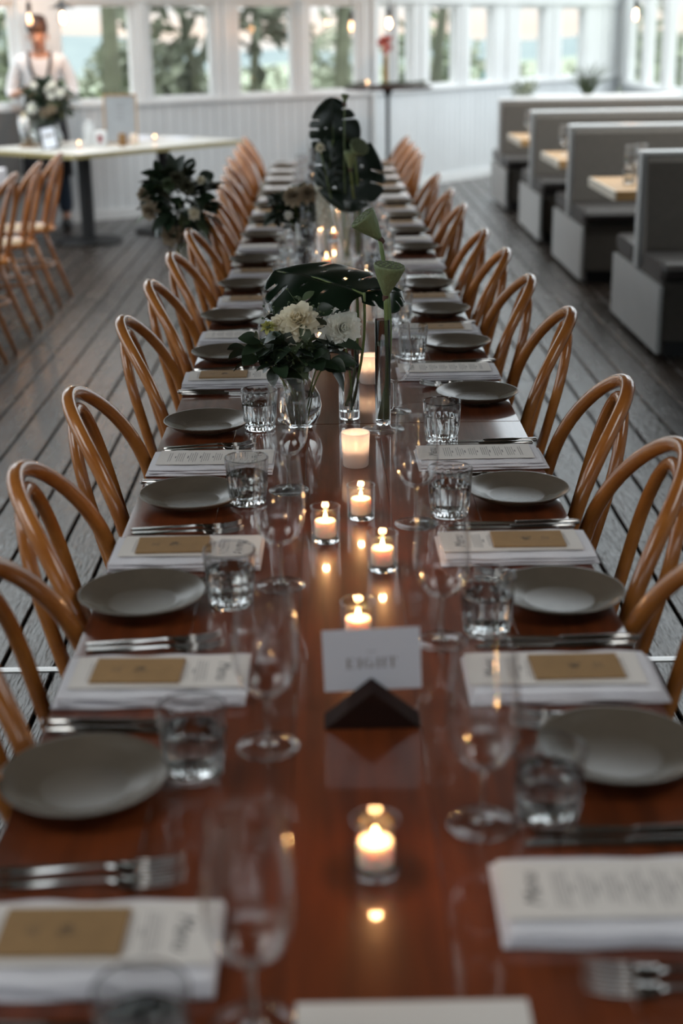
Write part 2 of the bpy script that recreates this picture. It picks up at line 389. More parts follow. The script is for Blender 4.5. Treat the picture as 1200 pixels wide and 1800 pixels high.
for i in range(n):
    for j in range(n): a = i*(n+1)+j; gf.append((a, a+n+1, a+n+2, a+1))
st(MB().add(gv, gf).obj('ground', 'ground', smooth=True))

def foliage(mb, c, r, n, size, rg, flat=1.0):
    for _ in range(n):
        d = Vector((rg.gauss(0, 1), rg.gauss(0, 1), rg.gauss(0, 1))).normalized()*(rg.random()**.4)
        p = Vector(c)+Vector((d.x*r[0], d.y*r[1], d.z*r[2]))
        a = Vector((rg.gauss(0, 1), rg.gauss(0, 1), rg.gauss(0, .7)*flat)).normalized(); b_ = a.orthogonal().normalized()
        b_.rotate(Matrix.Rotation(rg.uniform(0, 6), 3, a)); s = size*rg.uniform(.6, 1.4)
        mb.add([p-a*s, p+b_*s*.4, p+a*s, p-b_*s*.4], [(0, 1, 2, 3)])
def gz(x, y): return -.35-.035*max(0, y-10)-.02*abs(x-2)
def tree(name, label, x, y, h, cr_, m, seed, trunk=.1, n=700, low=.35, cat='tree', size=.16):
    rg = random.Random(seed); z0 = gz(x, y)-.1
    t = thing(name, label, cat, (x, y, z0), 0, 'plants beyond the far windows')
    pts = [(0, 0, 0), (rg.uniform(-.1, .1), 0, h*.35), (rg.uniform(-.2, .2), .1, h*.7), (0, 0, h*.92)]
    MB().tube(pts, [trunk, trunk*.85, trunk*.6, trunk*.2], 8).obj('trunk', 'bark', t, smooth=True)
    for k in range(5):
        a = rg.uniform(0, 6); zz = h*rg.uniform(low, .8)
        MB().tube([(0, 0, zz-.2), (cr_*.3*math.cos(a), cr_*.3*math.sin(a), zz), (cr_*.75*math.cos(a), cr_*.75*math.sin(a), zz+cr_*.35)], [trunk*.4, trunk*.3, trunk*.1], 5).obj('branch', 'bark', t, smooth=True)
    f = MB()
    for k in range(7):
        a = rg.uniform(0, 6); q = rg.uniform(.1, .6)*cr_
        foliage(f, (q*math.cos(a), q*math.sin(a), h*rg.uniform(low+.1, .95)), (cr_*.6, cr_*.6, h*.16), n//7, size, rg)
    o = f.obj('foliage', m, t); o['kind'] = 'stuff'
def bush(name, label, x, y, r, h, m, seed, n=600, size=.12, z=None):
    rg = random.Random(seed); t = thing(name, label, 'shrub', (x, y, gz(x, y)-.1 if z is None else z), 0, 'plants beyond the far windows')
    b_ = MB()
    for k in range(6): a = k; b_.tube([(0, 0, 0), (r*.3*math.cos(a), r*.3*math.sin(a), h*.4), (r*.6*math.cos(a), r*.6*math.sin(a), h*.8)], [.03, .02, .008], 5)
    b_.obj('branches', 'bark', t)
    f = MB(); foliage(f, (0, 0, h*.55), (r, r, h*.5), n, size, rg); o = f.obj('foliage', m, t); o['kind'] = 'stuff'
tr = [('slender pale trunked tree seen through the window right of the waiter', -2.38, 16.0, 5.5, 1.1, 'tree_leaf', .11, 500, .75),
      ('leafy tree filling the left edge window', -4.6, 16.5, 4.6, 1.9, 'tree_leaf', .14, 1500, .15),
      ('pale green tree between the second and third window posts', -1.75, 19.5, 4.2, 1.1, 'tree_pale', .08, 900, .2),
      ('leaning tree with light crown in the middle window', -1.0, 19.0, 5.5, .9, 'tree_pale', .07, 500, .4),
      ('dark trunked tree left of the bar table flowers', .15, 18.4, 5.5, .9, 'tree_leaf', .11, 450, .5),
      ('bare dark trunk seen right of the bar table', 1.45, 19.5, 5.0, .8, 'tree_leaf', .09, 200, .75)]
for i, (lb, x, y, h, c_, m_, tk, n, lo) in enumerate(tr): tree('tree', lb, x, y, h, c_, m_, 20+i, tk, n, lo)
bs = [('pale strappy shrub below the window right of the waiter', -2.2, 15.4, .9, 1.45, 'tree_pale'),
      ('dark green shrub just right of the waiter', -2.75, 15.3, .7, 1.9, 'tree_leaf'),
      ('dense green shrub at the left edge of the windows', -4.1, 14.9, 1.0, 1.9, 'tree_leaf'),
      ('green shrub at the foot of the second window', -1.7, 16.0, .8, 1.35, 'tree_leaf'),
      ('pale shrub filling the lower third window', -.95, 16.6, .9, 1.55, 'tree_pale'),
      ('round pale shrub under the fourth window', -.15, 17.2, .9, 1.6, 'tree_pale'),
      ('pale green bush right of the bar table', 2.3, 21.5, 1.3, 1.9, 'tree_pale'),
      ('tall pale bush behind the right windows', 4.2, 24.0, 1.6, 2.2, 'tree_pale')]
for i, (lb, x, y, r_, h, m_) in enumerate(bs): bush('shrub', lb, x, y, r_, h, m_, 50+i, 700)
rg = random.Random(99)
for i in range(14):
    x = -3.6+i*.75; y = wallY(x)+6+(i % 3)*2.2
    bush('shrub', 'pale hillside bush beyond the windows, %s from the left of the far row' % ORD[i], x*1.7, y+(i % 3)*1.2, .85, 2.0+.35*((i*7) % 4)-.0*y, 'tree_pale' if i % 3 else 'tree_leaf', 200+i, 420, .16)
bush('red_shrub', 'reddish brown shrub seen through the window right of the grass pot', 3.1, 20.6, .22, 1.75, 'tree_red', 71, 300)
t = thing('water_tank', 'small teal painted tank standing outside the window', 'tank', (2.12, 19.0, gz(2.12, 19)-.05))
MB().lathe([(0, 0), (.14, 0), (.14, 1.75), (.12, 1.83), (0, 1.85)], 16).obj('tank_body', 'teal_paint', t, smooth=True, angle=.6)
for z in (.5, 1.1, 1.6): MB().tube([(.145*math.cos(a*PI/8), .145*math.sin(a*PI/8), z) for a in range(16)], .012, 6, closed=True).obj('band', 'steel', t)

# ------------------------------------------------------------ long dining tables
TB = [(-1.60, .75, -.368, .43), (.753, 3.098, -.372, .424), (3.101, 5.45, -.364, .423), (5.453, 7.80, -.378, .424), (7.803, 10.17, -.392, .440)]
TN = ['camera end', 'nearest in full view', 'second in the row, behind the joint', 'third in the row', 'farthest, by the white wall']
for i, (y0, y1, x0, x1) in enumerate(TB):
    t = thing('dining_table', 'polished red-brown timber dining table, %s' % TN[i], 'table', ((x0+x1)/2, (y0+y1)/2, 0), 0, 'dining tables pushed end to end')
    hw = (x1-x0)/2; hl = (y1-y0)/2; k = 5
    top = thing('tabletop', None, None); top.parent = t
    for a in ('label', 'category'): 
        if a in top: del top[a]
    pw = (2*hw)/k
    for j in range(k): MB().bbox(-hw+j*pw+.0004, -hw+(j+1)*pw-.0004, -hl, hl, .718, .75, .0005).obj('plank', 'table_wood', top)
    ap = MB().box(-hw+.06, -hw+.085, -hl+.08, hl-.08, .63, .717).box(hw-.085, hw-.06, -hl+.08, hl-.08, .63, .717).box(-hw+.085, hw-.085, -hl+.08, -hl+.105, .63, .717).box(-hw+.085, hw-.085, hl-.105, hl-.08, .63, .717)
    ap.obj('apron', 'dark_wood', t)
    for sx_ in (-1, 1):
        for sy in (-1, 1):
            MB().bbox(sx_*(hw-.08)-.03, sx_*(hw-.08)+.03, sy*(hl-.1)-.03, sy*(hl-.1)+.03, 0, .7175, .003).obj('leg', 'dark_wood', t)

# ------------------------------------------------------------ bentwood chairs (faces +x)
def hoop_pts(hw, z0, zs, z1, xa, k, c, taper=1.0, n=26):
    pts = []
    for i in range(7): q = i/7; pts.append((-hw*(taper+(1-taper)*math.sin(q*PI/2)), z0+(zs-z0)*q))
    for i in range(n+1): a = PI*i/n; pts.append((-hw*math.cos(a), zs+(z1-zs)*math.sin(a)))
    for i in range(6, -1, -1): q = i/7; pts.append((hw*(taper+(1-taper)*math.sin(q*PI/2)), z0+(zs-z0)*q))
    return [(xa+k*(z1-z)+c*(y/hw)**2, y, z) for y, z in pts]
def make_chair():
    t = thing('bentwood_chair', 'x', 'chair')
    m = MB(); prof = [(0, .445), (.185, .445), (.205, .452), (.207, .465), (.195, .475), (.17, .470), (.165, .466), (0, .462)]
    m.lathe(prof, 28); m.obj('seat', 'chair_wood', t, smooth=True, angle=.7)
    MB().lathe([(0, .464), (.163, .4675), (.163, .469), (0, .4655)], 24).obj('seat_panel', 'chair_cane', t, smooth=True)
    MB().tube(hoop_pts(.193, .43, .685, .908, -.272, .245, .068, 1.03), .0145, 12).obj('back_hoop', 'chair_wood', t, smooth=True)
    MB().tube(hoop_pts(.119, .455, .715, .876, -.262, .25, -.004, .88), .0125, 10).obj('inner_hoop', 'chair_wood', t, smooth=True)
    for s_ in (-1, 1):
        MB().tube([(-.090, s_*.181, .45), (-.135, s_*.187, .30), (-.185, s_*.192, .15), (-.24, s_*.198, 0)], [.0135, .014, .0135, .011], 10).obj('leg', 'chair_wood', t, smooth=True)
        MB().tube([(.135, s_*.13, .455), (.142, s_*.142, .38), (.155, s_*.16, .2), (.17, s_*.175, 0)], [.020, .018, .015, .011], 10).obj('leg', 'chair_wood', t, smooth=True)
    MB().tube([(.0+.165*math.cos(a*PI/14)-.015, .165*math.sin(a*PI/14), .24) for a in range(28)], .010, 8, closed=True).obj('leg_ring', 'chair_wood', t, smooth=True)
    return t
chair0 = make_chair(); first = True
def put_chair(x, y, rz, label, group):
    global first
    if first: o = chair0; first = False; o.location = (x, y, 0); o.rotation_euler.z = rz; o['label'] = label
    else: o = dup(chair0, (x, y, 0), rz, label)
    o['group'] = group
rg = random.Random(11)
LC = [1.32, 1.83, 2.31, 2.85, 3.64, 4.21, 4.77, 5.38, 5.95, 6.45, 7.0, 7.55, 8.1, 8.7, 9.3, 9.9, 10.5]
LX = [-.44, -.446, -.501, -.505, -.507, -.504, -.500, -.496, -.48, -.485, -.497, -.51, -.53, -.55, -.55, -.56, -.56]
RC = [1.28, 1.80, 2.377, 2.876, 3.665, 4.188, 4.75, 5.249, 6.077, 6.691, 7.467, 8.75, 9.2, 9.7, 10.3]
RX = [.48, .49, .571, .570, .584, .555, .552, .535, .534, .534, .531, .51, .505, .503, .50]
for i, (y, x) in enumerate(zip(LC, LX)):
    put_chair(min(x*1.03, -.492)+.27, y*.972, rg.uniform(-.04, .04), 'honey double-hoop bentwood chair, %s from the camera, left side of the long table' % ORD[i], 'bentwood chairs at the long table')
for i, (y, x) in enumerate(zip(RC, RX)):
    put_chair(max(x*1.04, .548)-.27, y*.975, PI+rg.uniform(-.04, .04), 'honey double-hoop bentwood chair, %s from the camera, right side of the long table' % ORD[i], 'bentwood chairs at the long table')
SC = [9.0, 8.32, 7.65, 7.0]
for i, y in enumerate(SC):
    put_chair(-1.68-.23, y, PI+rg.uniform(-.05, .05), 'brown bentwood chair at the side table on the left, %s counted from the far end' % ORD[i], 'bentwood chairs at the left side table')

# ------------------------------------------------------------ plates
plate_me = MB().lathe([(0, .0), (.052, .0), (.054, .003), (.080, .010), (.0970, .0215), (.0985, .0228), (.0980, .0240), (.0955, .0236), (.085, .0175), (.070, .0118), (.060, .0096), (.056, .0075), (.050, .0066), (0, .0064)], 48).mesh('plate', 'plate_glaze', True)
LY = [1.47, 2.04, 2.54, 3.07, 3.80, 4.33, 4.92, 5.49, 6.20, 6.77, 7.35, 7.95, 8.50, 9.05, 9.60]
RY = [1.52, 2.02, 2.54, 3.30, 3.89, 4.39, 4.87, 5.76, 6.28, 6.83, 7.41, 7.97, 8.50, 9.05, 9.60]
LN = [1.16, 1.75, 2.25, 2.78, 3.52, 4.04, 4.62, 5.20, 5.85, 6.48, 7.06, 7.65, 8.22, 8.78, 9.32]
RN = [1.22, 1.74, 2.25, 2.79, 3.57, 4.10, 4.62, 5.36, 6.02, 6.55, 7.12, 7.69, 8.23, 8.78, 9.32]
LPX = [-.294, -.296, -.265, -.276, -.28, -.30, -.29, -.285]+[-.285]*7
RPX = [.336, .345, .345, .347, .346, .337, .33, .345]+[.345]*7
TZ = .75
for i in range(15):
    for sd, xs, ys in (('left', LPX, LY), ('right', RPX, RY)):
        tag(link('plate', plate_me, None, (xs[i], ys[i], TZ+.0004)), 'matt grey-brown stoneware plate, %s from the camera on the %s side of the table' % (ORD[i], sd), 'plate', 'stoneware plates along the table')

# ------------------------------------------------------------ napkins, menus, kraft packets
def napkin_me(seed):
    rg = random.Random(seed); m = MB()
    for ly in range(3):
        z0 = ly*.0052; z1 = z0+.0050; L = .128-ly*.003+rg.uniform(-.003, .003); Wd = .072-ly*.002+rg.uniform(-.002, .002); ox = rg.uniform(-.004, .004); oy = rg.uniform(-.003, .003)
        nx = 22; vs = []; fs = []; prof = [(-1, .5), (-.985, .85), (-.95, 1), (-.5, 1), (0, 1), (.5, 1), (.95, 1), (.985, .85), (1, .5), (.985, .15), (.95, 0), (-.95, 0), (-.985, .15)]
        ph = rg.uniform(0, 6)
        for i in range(nx+1):
            u = -1+2*i/nx; e = 1-max(0, abs(u)-.96)/.04*.35
            for q, h in prof:
                wv = .0016*math.sin(u*7+ph+q*2)
                vs.append((ox+L*u, oy+Wd*q+wv*(abs(q) > .9), z0+(z1-z0)*(.5+(h-.5)*e)+(.0008*math.sin(u*9+ph+q*3) if h > .5 else 0)))
        k = len(prof)
        for i in range(nx):
            for j in range(k): fs.append((i*k+j, (i+1)*k+j, (i+1)*k+(j+1) % k, i*k+(j+1) % k))
        fs.append(tuple(range(k))); fs.append(tuple(range(nx*k+k-1, nx*k-1, -1)))
        m.add(vs, fs)
    return m.mesh('napkin', 'linen', True, .9)
naps = [napkin_me(s_) for s_ in range(4)]
def text_mesh(txt, size, m, shear=0, extrude=0):
    c = bpy.data.curves.new('t', 'FONT'); c.body = txt; c.size = size; c.align_x = 'CENTER'; c.align_y = 'CENTER'; c.shear = shear; c.extrude = extrude
    o = bpy.data.objects.new('t', c); C.objects.link(o); dg = bpy.context.evaluated_depsgraph_get(); dg.update()
    me = bpy.data.meshes.new_from_object(o.evaluated_get(dg)); bpy.data.objects.remove(o); me.materials.clear(); me.materials.append(M[m]); return me
# menu local: +x = towards the table centre (top of the menu), lines run along -y
menu_me = MB().bbox(-.117, .117, -.05, .05, 0, .0009, .0002).mesh('menu', 'menu_paper')
rg = random.Random(5); ml = MB(); xx = .062; k = 0
while xx > -.098:
    if k % 5 == 4: w = rg.uniform(.006, .010); ml.box(xx-.0012, xx+.0012, -w, w, .00095, .00105); xx -= .0045
    else:
        w = rg.uniform(.020, .036); y = -w
        while y < w:
            d = rg.uniform(.003, .009); ml.box(xx-.0006, xx+.0006, y, min(y+d, w), .00095, .00105); y += d+.0014
    xx -= .0042; k += 1
lines_me = ml.mesh('printed_lines', 'ink_grey')
title_me = text_mesh('Menu', .026, 'ink', .35); title_me.transform(Matrix.Translation((.085, 0, .001)) @ Matrix.Rotation(-PI/2, 4, 'Z') )
kraft_me = MB().bbox(-.06, .06, -.038, .038, 0, .003, .0006).mesh('seed_packet', 'kraft')
km = MB()
rg = random.Random(9)
for (cx_, n, w) in ((.0, 3, .012), (.012, 1, .006), (-.034, 4, .010)):
    for q in range(n): km.box(cx_+q*.0035-.0004, cx_+q*.0035+.0004, -w*rg.uniform(.5, 1), w*rg.uniform(.5, 1), .00305, .0031)
pts = [(.002+.007*math.cos(a*.5), .007*math.sin(a*.9), .0031) for a in range(14)]
km.tube(pts, .0005, 4)
kprint_me = km.mesh('printed_motif', 'ink')
LK = {0: 1, 1: 1, 2: 1, 4: 1, 6: 1, 7: 1, 9: 1, 10: 1}; RK = {1: 1, 2: 1, 5: 1, 6: 1, 9: 1, 10: 1, 12: 1}
rg = random.Random(21)
for i in range(15):
    for sd, ys, sx_, K, cx_ in (('left', LN, 1, LK, -.245), ('right', RN, -1, RK, .30)):
        a0 = 0 if sx_ == 1 else PI
        j = rg.uniform(-.02, .02); x = cx_+rg.uniform(-.006, .006); y = ys[i]
        if sd == 'right' and i == 0: x = .285
        w = '%s from the camera, %s row' % (ORD[i], sd)
        tag(link('napkin', naps[(i*2+(sx_ > 0)) % 4], None, (x, y, TZ+.0005), a0+j), 'folded white linen napkin under a menu, %s' % w, 'napkin', 'folded napkins along the table')
        mn = thing('menu', 'cream printed menu %s, %s' % ('under a kraft packet' if i in K else 'with its text uncovered', w), 'menu', (x+sx_*.008, y+.004, TZ+.0183), a0+j+rg.uniform(-.02, .02), 'printed menus on the napkins')
        link('menu_card', menu_me, mn); link('printed_lines', lines_me, mn)['kind'] = 'stuff'; link('printed_title', title_me, mn)['label'] = 'dark slanted title reading Menu'
        if i in K:
            kp = thing('seed_packet', 'small brown kraft paper packet lying on a menu, %s' % w, 'packet', (x-sx_*.022, y+.004, TZ+.0197), a0+j+rg.uniform(-.03, .03), 'kraft packets on the menus')
            link('packet_body', kraft_me, kp); link('printed_motif', kprint_me, kp)
tag(MB().bbox(-.041+.0, .168, .80, 1.078, TZ+.0004, TZ+.0014, .0002).obj('paper_sheet', 'menu_paper'), 'pale paper sheet at the bottom edge of the photo, table centre', 'paper')

# ------------------------------------------------------------ cutlery (handle at -x, tip at +x)
def fork_me():
    m = MB(); L = [(-.10, .0045, 0.003), (-.097, .0065, .003), (-.07, .0058, .0035), (-.03, .0032, .005), (.012, .0026, .007), (.024, .004, .0065), (.033, .0095, .005), (.046, .0120, .004)]
    vs = []; fs = []
    for x, w, z in L: vs += [(x, -w, z), (x, w, z), (x, w*.7, z+.0028), (x, -w*.7, z+.0028)]
    for i in range(len(L)-1):
        for j in range(4): fs.append((i*4+j, i*4+(j+1) % 4, i*4+4+(j+1) % 4, i*4+4+j))
    fs += [(3, 2, 1, 0), tuple(range(len(L)*4-4, len(L)*4))]
    m.add(vs, fs); return m.mesh('fork_handle', 'silver', True, .9)
def tine_me():
    m = MB()
    for k in range(4):
        y = -.0105+k*.007; m.tube([(.044, y, .005), (.062, y, .0052), (.082, y, .008), (.097, y, .013)], [.0018, .0016, .0013, .0006], 5)
    return m.mesh('tines', 'silver', True)
def knife_h():
    m = MB(); m.tube([(-.115, 0, .005), (-.112, 0, .0055), (-.06, 0, .0055), (-.005, 0, .005), (0, 0, .005)], [.004, .0068, .0060, .0048, .0055], 8)
    for v in range(len(m.v)): m.v[v] = (m.v[v][0], m.v[v][1], .0005+(m.v[v][2])*.75)
    return m.mesh('handle', 'silver', True, .9)
def knife_b():
    m = MB(); out = [(0, -.006), (.03, -.0085), (.08, -.0095), (.105, -.006), (.112, .004), (.105, .006), (.0, .006)]
    n = len(out); m.add([(x, y, .0022) for x, y in out]+[(x, y, .0040) for x, y in out], [tuple(range(n-1, -1, -1)), tuple(range(n, 2*n))]+[(i, (i+1) % n, (i+1) % n+n, i+n) for i in range(n)])
    return m.mesh('blade', 'silver')
fh, ft, kh, kb = fork_me(), tine_me(), knife_h(), knife_b()
rg = random.Random(31)
def cut(kind, x, y, rz, label, group):
    t = thing(kind, label, kind, (x, y, TZ+.0003), rz, group)
    if kind == 'fork': link('handle', fh, t); link('tines', ft, t)
    else: link('handle', kh, t); link('blade', kb, t)
for i in range(15):
    for sd, ys, sx_, cx_ in (('left', LN, 1, -.255), ('right', RN, -1, .315)):
        a0 = 0 if sx_ == 1 else PI; y = ys[i]
        fy = y+.125 if sd == 'left' else y-.125; ky = y-.125 if sd == 'left' else y+.125
        where = '%s napkin from the camera, %s row' % (ORD[i], sd)
        for q, (dy, nm) in enumerate(((-.012, 'nearer of two'), (.014, 'farther of two'))):
            j = rg.uniform(-.04, .04)
            cut('fork', cx_+sx_*(.0-q*.004), fy+dy, a0+j*.5+(.10 if q else .02)*sx_*(1 if i % 2 else .4), 'silver fork, %s by the %s' % (nm, where), 'silver forks along the table')
            cut('knife', cx_+sx_*(.005-q*.012), ky+dy*.85, a0+j*.3, 'silver knife, %s by the %s' % (nm, where), 'silver knives along the table')

# ------------------------------------------------------------ glasses
wg = MB()
bowl = [(.0045, .069), (.012, .071), (.022, .077), (.032, .090), (.0385, .108), (.0405, .128), (.0395, .150), (.0365, .180), (.0330, .213), (.0326, .2142), (.0320, .213), (.0355, .180), (.0385, .150), (.0394, .128), (.0374, .109), (.031, .0915), (.021, .079), (.0, .0735)]
bowl_me = MB().lathe(bowl, 32).mesh('bowl', 'glass', True)
stem_me = MB().lathe([(.012, .0035), (.006, .006), (.0036, .014), (.0032, .04), (.0036, .060), (.0052, .070)], 16).mesh('stem', 'glass_thick', True)
foot_me = MB().lathe([(0, 0), (.037, 0), (.0385, .0008), (.0375, .0018), (.02, .0032), (.008, .006), (0, .0065)], 32).tube([(.0378*math.cos(a*PI/18), .0378*math.sin(a*PI/18), .0012) for a in range(36)], .0009, 5, mi=1, closed=True).mesh('foot', ['glass_foot', 'cut_glass'], True)
N_ = 48
def flute(k, n, z):
    q = (k % 3); d = {0: 1.0, 1: .93, 2: .93}[q]
    if z < .010 or z > .066: return 1
    return d if z < .058 else 1-(1-d)*.45
tum_me = MB().lathe([(0, 0), (.031, 0), (.034, .003), (.0345, .010), (.0345, .0125), (.0365, .020), (.038, .035), (.039, .056), (.0395, .066), (.0405, .072), (.0410, .088), (.0403, .0895), (.0393, .088), (.0385, .070), (.036, .055), (.034, .03), (.030, .014), (0, .012)], N_, flute=flute).mesh('glass_body', 'cut_glass', True, .35)
wat_me = MB().lathe([(0, .0125), (.0295, .0145), (.0335, .03), (.0355, .0545), (.0355, .058), (0, .058)], 32).mesh('water', 'water', True, .6)
LW = [(-.088, .12), (-.083, .07)]+[(-.088, .07)]*13
def wine(x, y, label):
    t = thing('wine_glass', label, 'wine glass', (x, y, TZ+.0003), 0, 'wine glasses along the table'); link('bowl', bowl_me, t); link('stem', stem_me, t); link('foot', foot_me, t)
def tumbler(x, y, label, rz):
    t = thing('tumbler', label, 'tumbler', (x, y, TZ+.0003), rz, 'cut glass tumblers along the table'); link('glass_body', tum_me, t); link('water', wat_me, t)
rg = random.Random(41)
for i in range(15):
    w = '%s from the camera, left side of the table' % ORD[i+1]
    j = rg.uniform(-.008, .008)*(i > 3)
    wine(-.085+j, LY[i]+(.10 if i < 1 else .07), 'empty stemmed wine glass, %s' % w)
    tumbler(-.160+j-(.010 if i == 0 else 0), LY[i]+(.035 if i == 0 else .0), 'short fluted tumbler of water, %s' % w, rg.uniform(0, 3))
    w = '%s from the camera, right side of the table' % ORD[i]
    wine((.158, .152, .147)[i] if i < 3 else .146+j, RY[i]-(.14 if i < 3 else .10), 'empty stemmed wine glass, %s' % w)
    tumbler((.232, .221, .211)[i] if i < 3 else (.235 if i == 3 else .215+j), RY[i]-(.13, .105, .09, .36, .12)[min(i, 4)], 'short fluted tumbler of water, %s' % w, rg.uniform(0, 3))
wine(-.078, 1.045, 'empty stemmed wine glass, first from the camera, left side of the table')
tumbler(-.165, .985, 'short fluted tumbler of water, first from the camera, left side of the table', .3)

# ------------------------------------------------------------ votive candles
vg_me = MB().lathe([(0, 0), (.023, 0), (.0245, .002), (.0255, .062), (.0248, .063), (.0238, .062), (.0228, .009), (0, .0085)], 28).mesh('holder', 'glass', True, .6)
vb_me = MB().lathe([(0, .0004), (.0228, .0004), (.024, .003), (.0232, .0088), (0, .0085)], 24).mesh('glass_base', 'cut_glass', True, .6)
vr_me = MB().tube([(.0249*math.cos(a*PI/14), .0249*math.sin(a*PI/14), .0627) for a in range(28)], .0009, 5, closed=True).mesh('glass_rim', 'cut_glass', True)
vc_me = MB().lathe([(0, .0095), (.0180, .0095), (.0185, .012), (.0185, .036), (.0175, .0375), (.006, .0365), (0, .0362)], 24).mesh('candle', 'wax', True, .8)
wk_me = MB().tube([(0, 0, .036), (.0005, 0, .042)], .0006, 5).mesh('wick', 'wick')
fl_me = MB().lathe([(0, .0395), (.0020, .0412), (.0030, .044), (.0026, .0475), (.0011, .0515), (0, .054)], 10).mesh('flame', 'flame', True)
fg_me = MB().lathe([(0, 0), (.024, 0), (.026, .003), (.029, .070), (.0283, .071), (.0272, .070), (.0245, .006), (0, .005)], 28).mesh('frosted_holder', 'frosted', True, .6)
def candle(x, y, label, frosted=False, power=.10, z=TZ):
    hue = (1, .68, .46) if frosted else (1, .50, .20)
    t = thing('frosted_votive' if frosted else 'votive_candle', label, 'candle', (x, y, z+.0003), 0, 'lit votive candles')
    if frosted: link('holder', fg_me, t)
    else: link('holder', vg_me, t); link('glass_base', vb_me, t); link('glass_rim', vr_me, t)
    c = link('candle', vc_me, t); link('wick', wk_me, c); link('flame', fl_me, c)
    l = bpy.data.lights.new('flame_light', 'POINT'); l.energy = power; l.color = hue; l.shadow_soft_size = .006
    o = bpy.data.objects.new('flame_light', l); C.objects.link(o); o.parent = t; o.location = (0, 0, .050)
for x, y, lb in ((.038, 1.29, 'lit white candle in clear glass, nearest the camera'), (.033, 1.885, 'lit candle in clear glass directly behind the number card'),
                 (.079, 2.178, 'lit candle in clear glass, rightmost of the three clear ones behind the card'), (-.014, 2.32, 'lit candle in clear glass, leftmost of the clear ones'), (.050, 2.44, 'lit candle in clear glass just in front of the frosted holder')):
    candle(x, y, lb, False, .19)
candle(.047, 2.77, 'lit candle in frosted white holder, in front of the vases', True, .055)
candle(.097, 3.497, 'lit candle in frosted white holder, behind the lotus vase', True, .055)
for i, (x, y) in enumerate(((-.03, 4.35), (.05, 4.75), (-.01, 5.35), (.13, 5.0), (.02, 6.1), (-.04, 6.9), (.05, 7.8), (0, 8.8))):
    candle(x, y, 'lit candle in clear glass behind the horizontal leaf, %s from the camera of those' % ORD[i], False, .10)

# ------------------------------------------------------------ number card EIGHT with wooden wedge
t = thing('wedge_holder', 'dark timber triangular wedge holding the table number card', 'card holder', (.045, 1.635, TZ+.0003))
hw = .061; m = MB()
m.add([(-hw, -.022, 0), (hw, -.022, 0), (0, -.022, .050), (-hw, .022, 0), (hw, .022, 0), (0, .022, .050)], [(0, 1, 2), (5, 4, 3), (0, 3, 4, 1), (1, 4, 5, 2), (2, 5, 3, 0)])
m.obj('wedge', 'dark_wood', t)
crd = thing('table_number_card', 'white card reading EIGHT standing in the wooden wedge', 'card', (.0475, 1.66, TZ+.032)); crd.rotation_euler = (-.08, 0, .0); 
cy0 = math.radians(-1.8)
m = MB().bbox(-.0625, .0625, -.0008, .0008, 0, .082, .0002).xf(Matrix.Rotation(cy0, 4, 'Y')); m.obj('card', 'card_paper', crd)
def letters():
    m = MB(); h = .0135; st_ = .0030; se = .0009; z0 = .030; y0, y1 = -.00105, -.0009
    def R(x0, x1, a, b_): m.box(x0, x1, y0, y1, z0+a, z0+b_)
    def serif(x, a): R(x-.0012, x+st_+.0012, a, a+se)
    x = -.032
    R(x, x+st_, 0, h); R(x-.001, x+.009, 0, se); R(x-.001, x+.009, h-se, h); R(x+st_, x+.007, h/2-se/2, h/2+se/2); R(x+.0082, x+.0092, 0, .0036); R(x+.0082, x+.0092, h-.0036, h)
    x = -.0175; R(x, x+st_, 0, h); serif(x, 0); serif(x, h-se)
    cx_, cz = -.0045, h/2; pts = []
    for k in range(17):
        a = math.radians(50+k*(270/16)); th = .0026 if 110 < math.degrees(a) < 250 else .0013
        pts.append((cx_+.0062*math.cos(a), cz+(h/2)*math.sin(a), cx_+(.0062-th)*math.cos(a), cz+(h/2-.0011)*math.sin(a)))
    for p, q in zip(pts, pts[1:]): m.add([(p[0], y0, z0+p[1]), (q[0], y0, z0+q[1]), (q[2], y0, z0+q[3]), (p[2], y0, z0+p[3])], [(0, 1, 2, 3)])
    R(cx_+.0028, cx_+.0056, .0006, h*.45); R(cx_+.0014, cx_+.0070, h*.45, h*.45+se)
    for dx in (0, .0078): R(.0065+dx, .0065+dx+st_*.8, 0, h); serif(.0065+dx, 0); serif(.0065+dx, h-se)
    R(.0065, .0165, h/2-se/2, h/2+se/2)
    x = .0245; R(x, x+st_, 0, h); serif(x, 0); R(x-.0042, x+st_+.0042, h-se, h); R(x-.0042, x-.0032, h-.0036, h); R(x+st_+.0032, x+st_+.0042, h-.0036, h)
    for k in range(5): R(-.006+k*.0026, -.0045+k*.0026, .0215, .0228)      # faint small line above the word
    return m
letters().xf(Matrix.Rotation(cy0, 4, 'Y')).obj('printed_word', 'ink_grey', crd)['label'] = 'grey serif lettering EIGHT'

# ------------------------------------------------------------ vases and flowers
def vase(name, label, x, y, prof, wat, n=32):
    t = thing(name, label, 'vase', (x, y, TZ+.0003), 0, 'clear glass vases')
    MB().lathe(prof, n).obj('glass_body', 'cut_glass' if y < 4 else 'glass', t, smooth=True, angle=.8)
    if wat: MB().lathe(wat, n).obj('water', 'water' if y < 4 else 'glass', t, smooth=True, angle=.8)
    return t
V1, V2, V3 = (-.070, 3.075), (.040, 3.15), (.113, 3.045)
vase('round_bud_vase', 'round bellied glass vase of garden flowers, left of the two tubes', *V1,
     [(0, .001), (.026, .001), (.030, .006), (.044, .030), (.048, .050), (.044, .075), (.030, .100), (.024, .115), (.0255, .130), (.034, .140), (.0335, .141), (.0245, .131), (.0225, .115), (.0285, .100), (.0425, .075), (.0465, .050), (.0425, .030), (.028, .010), (0, .009)],
     [(0, .010), (.028, .011), (.0420, .030), (.046, .050), (.043, .074), (0, .074)])
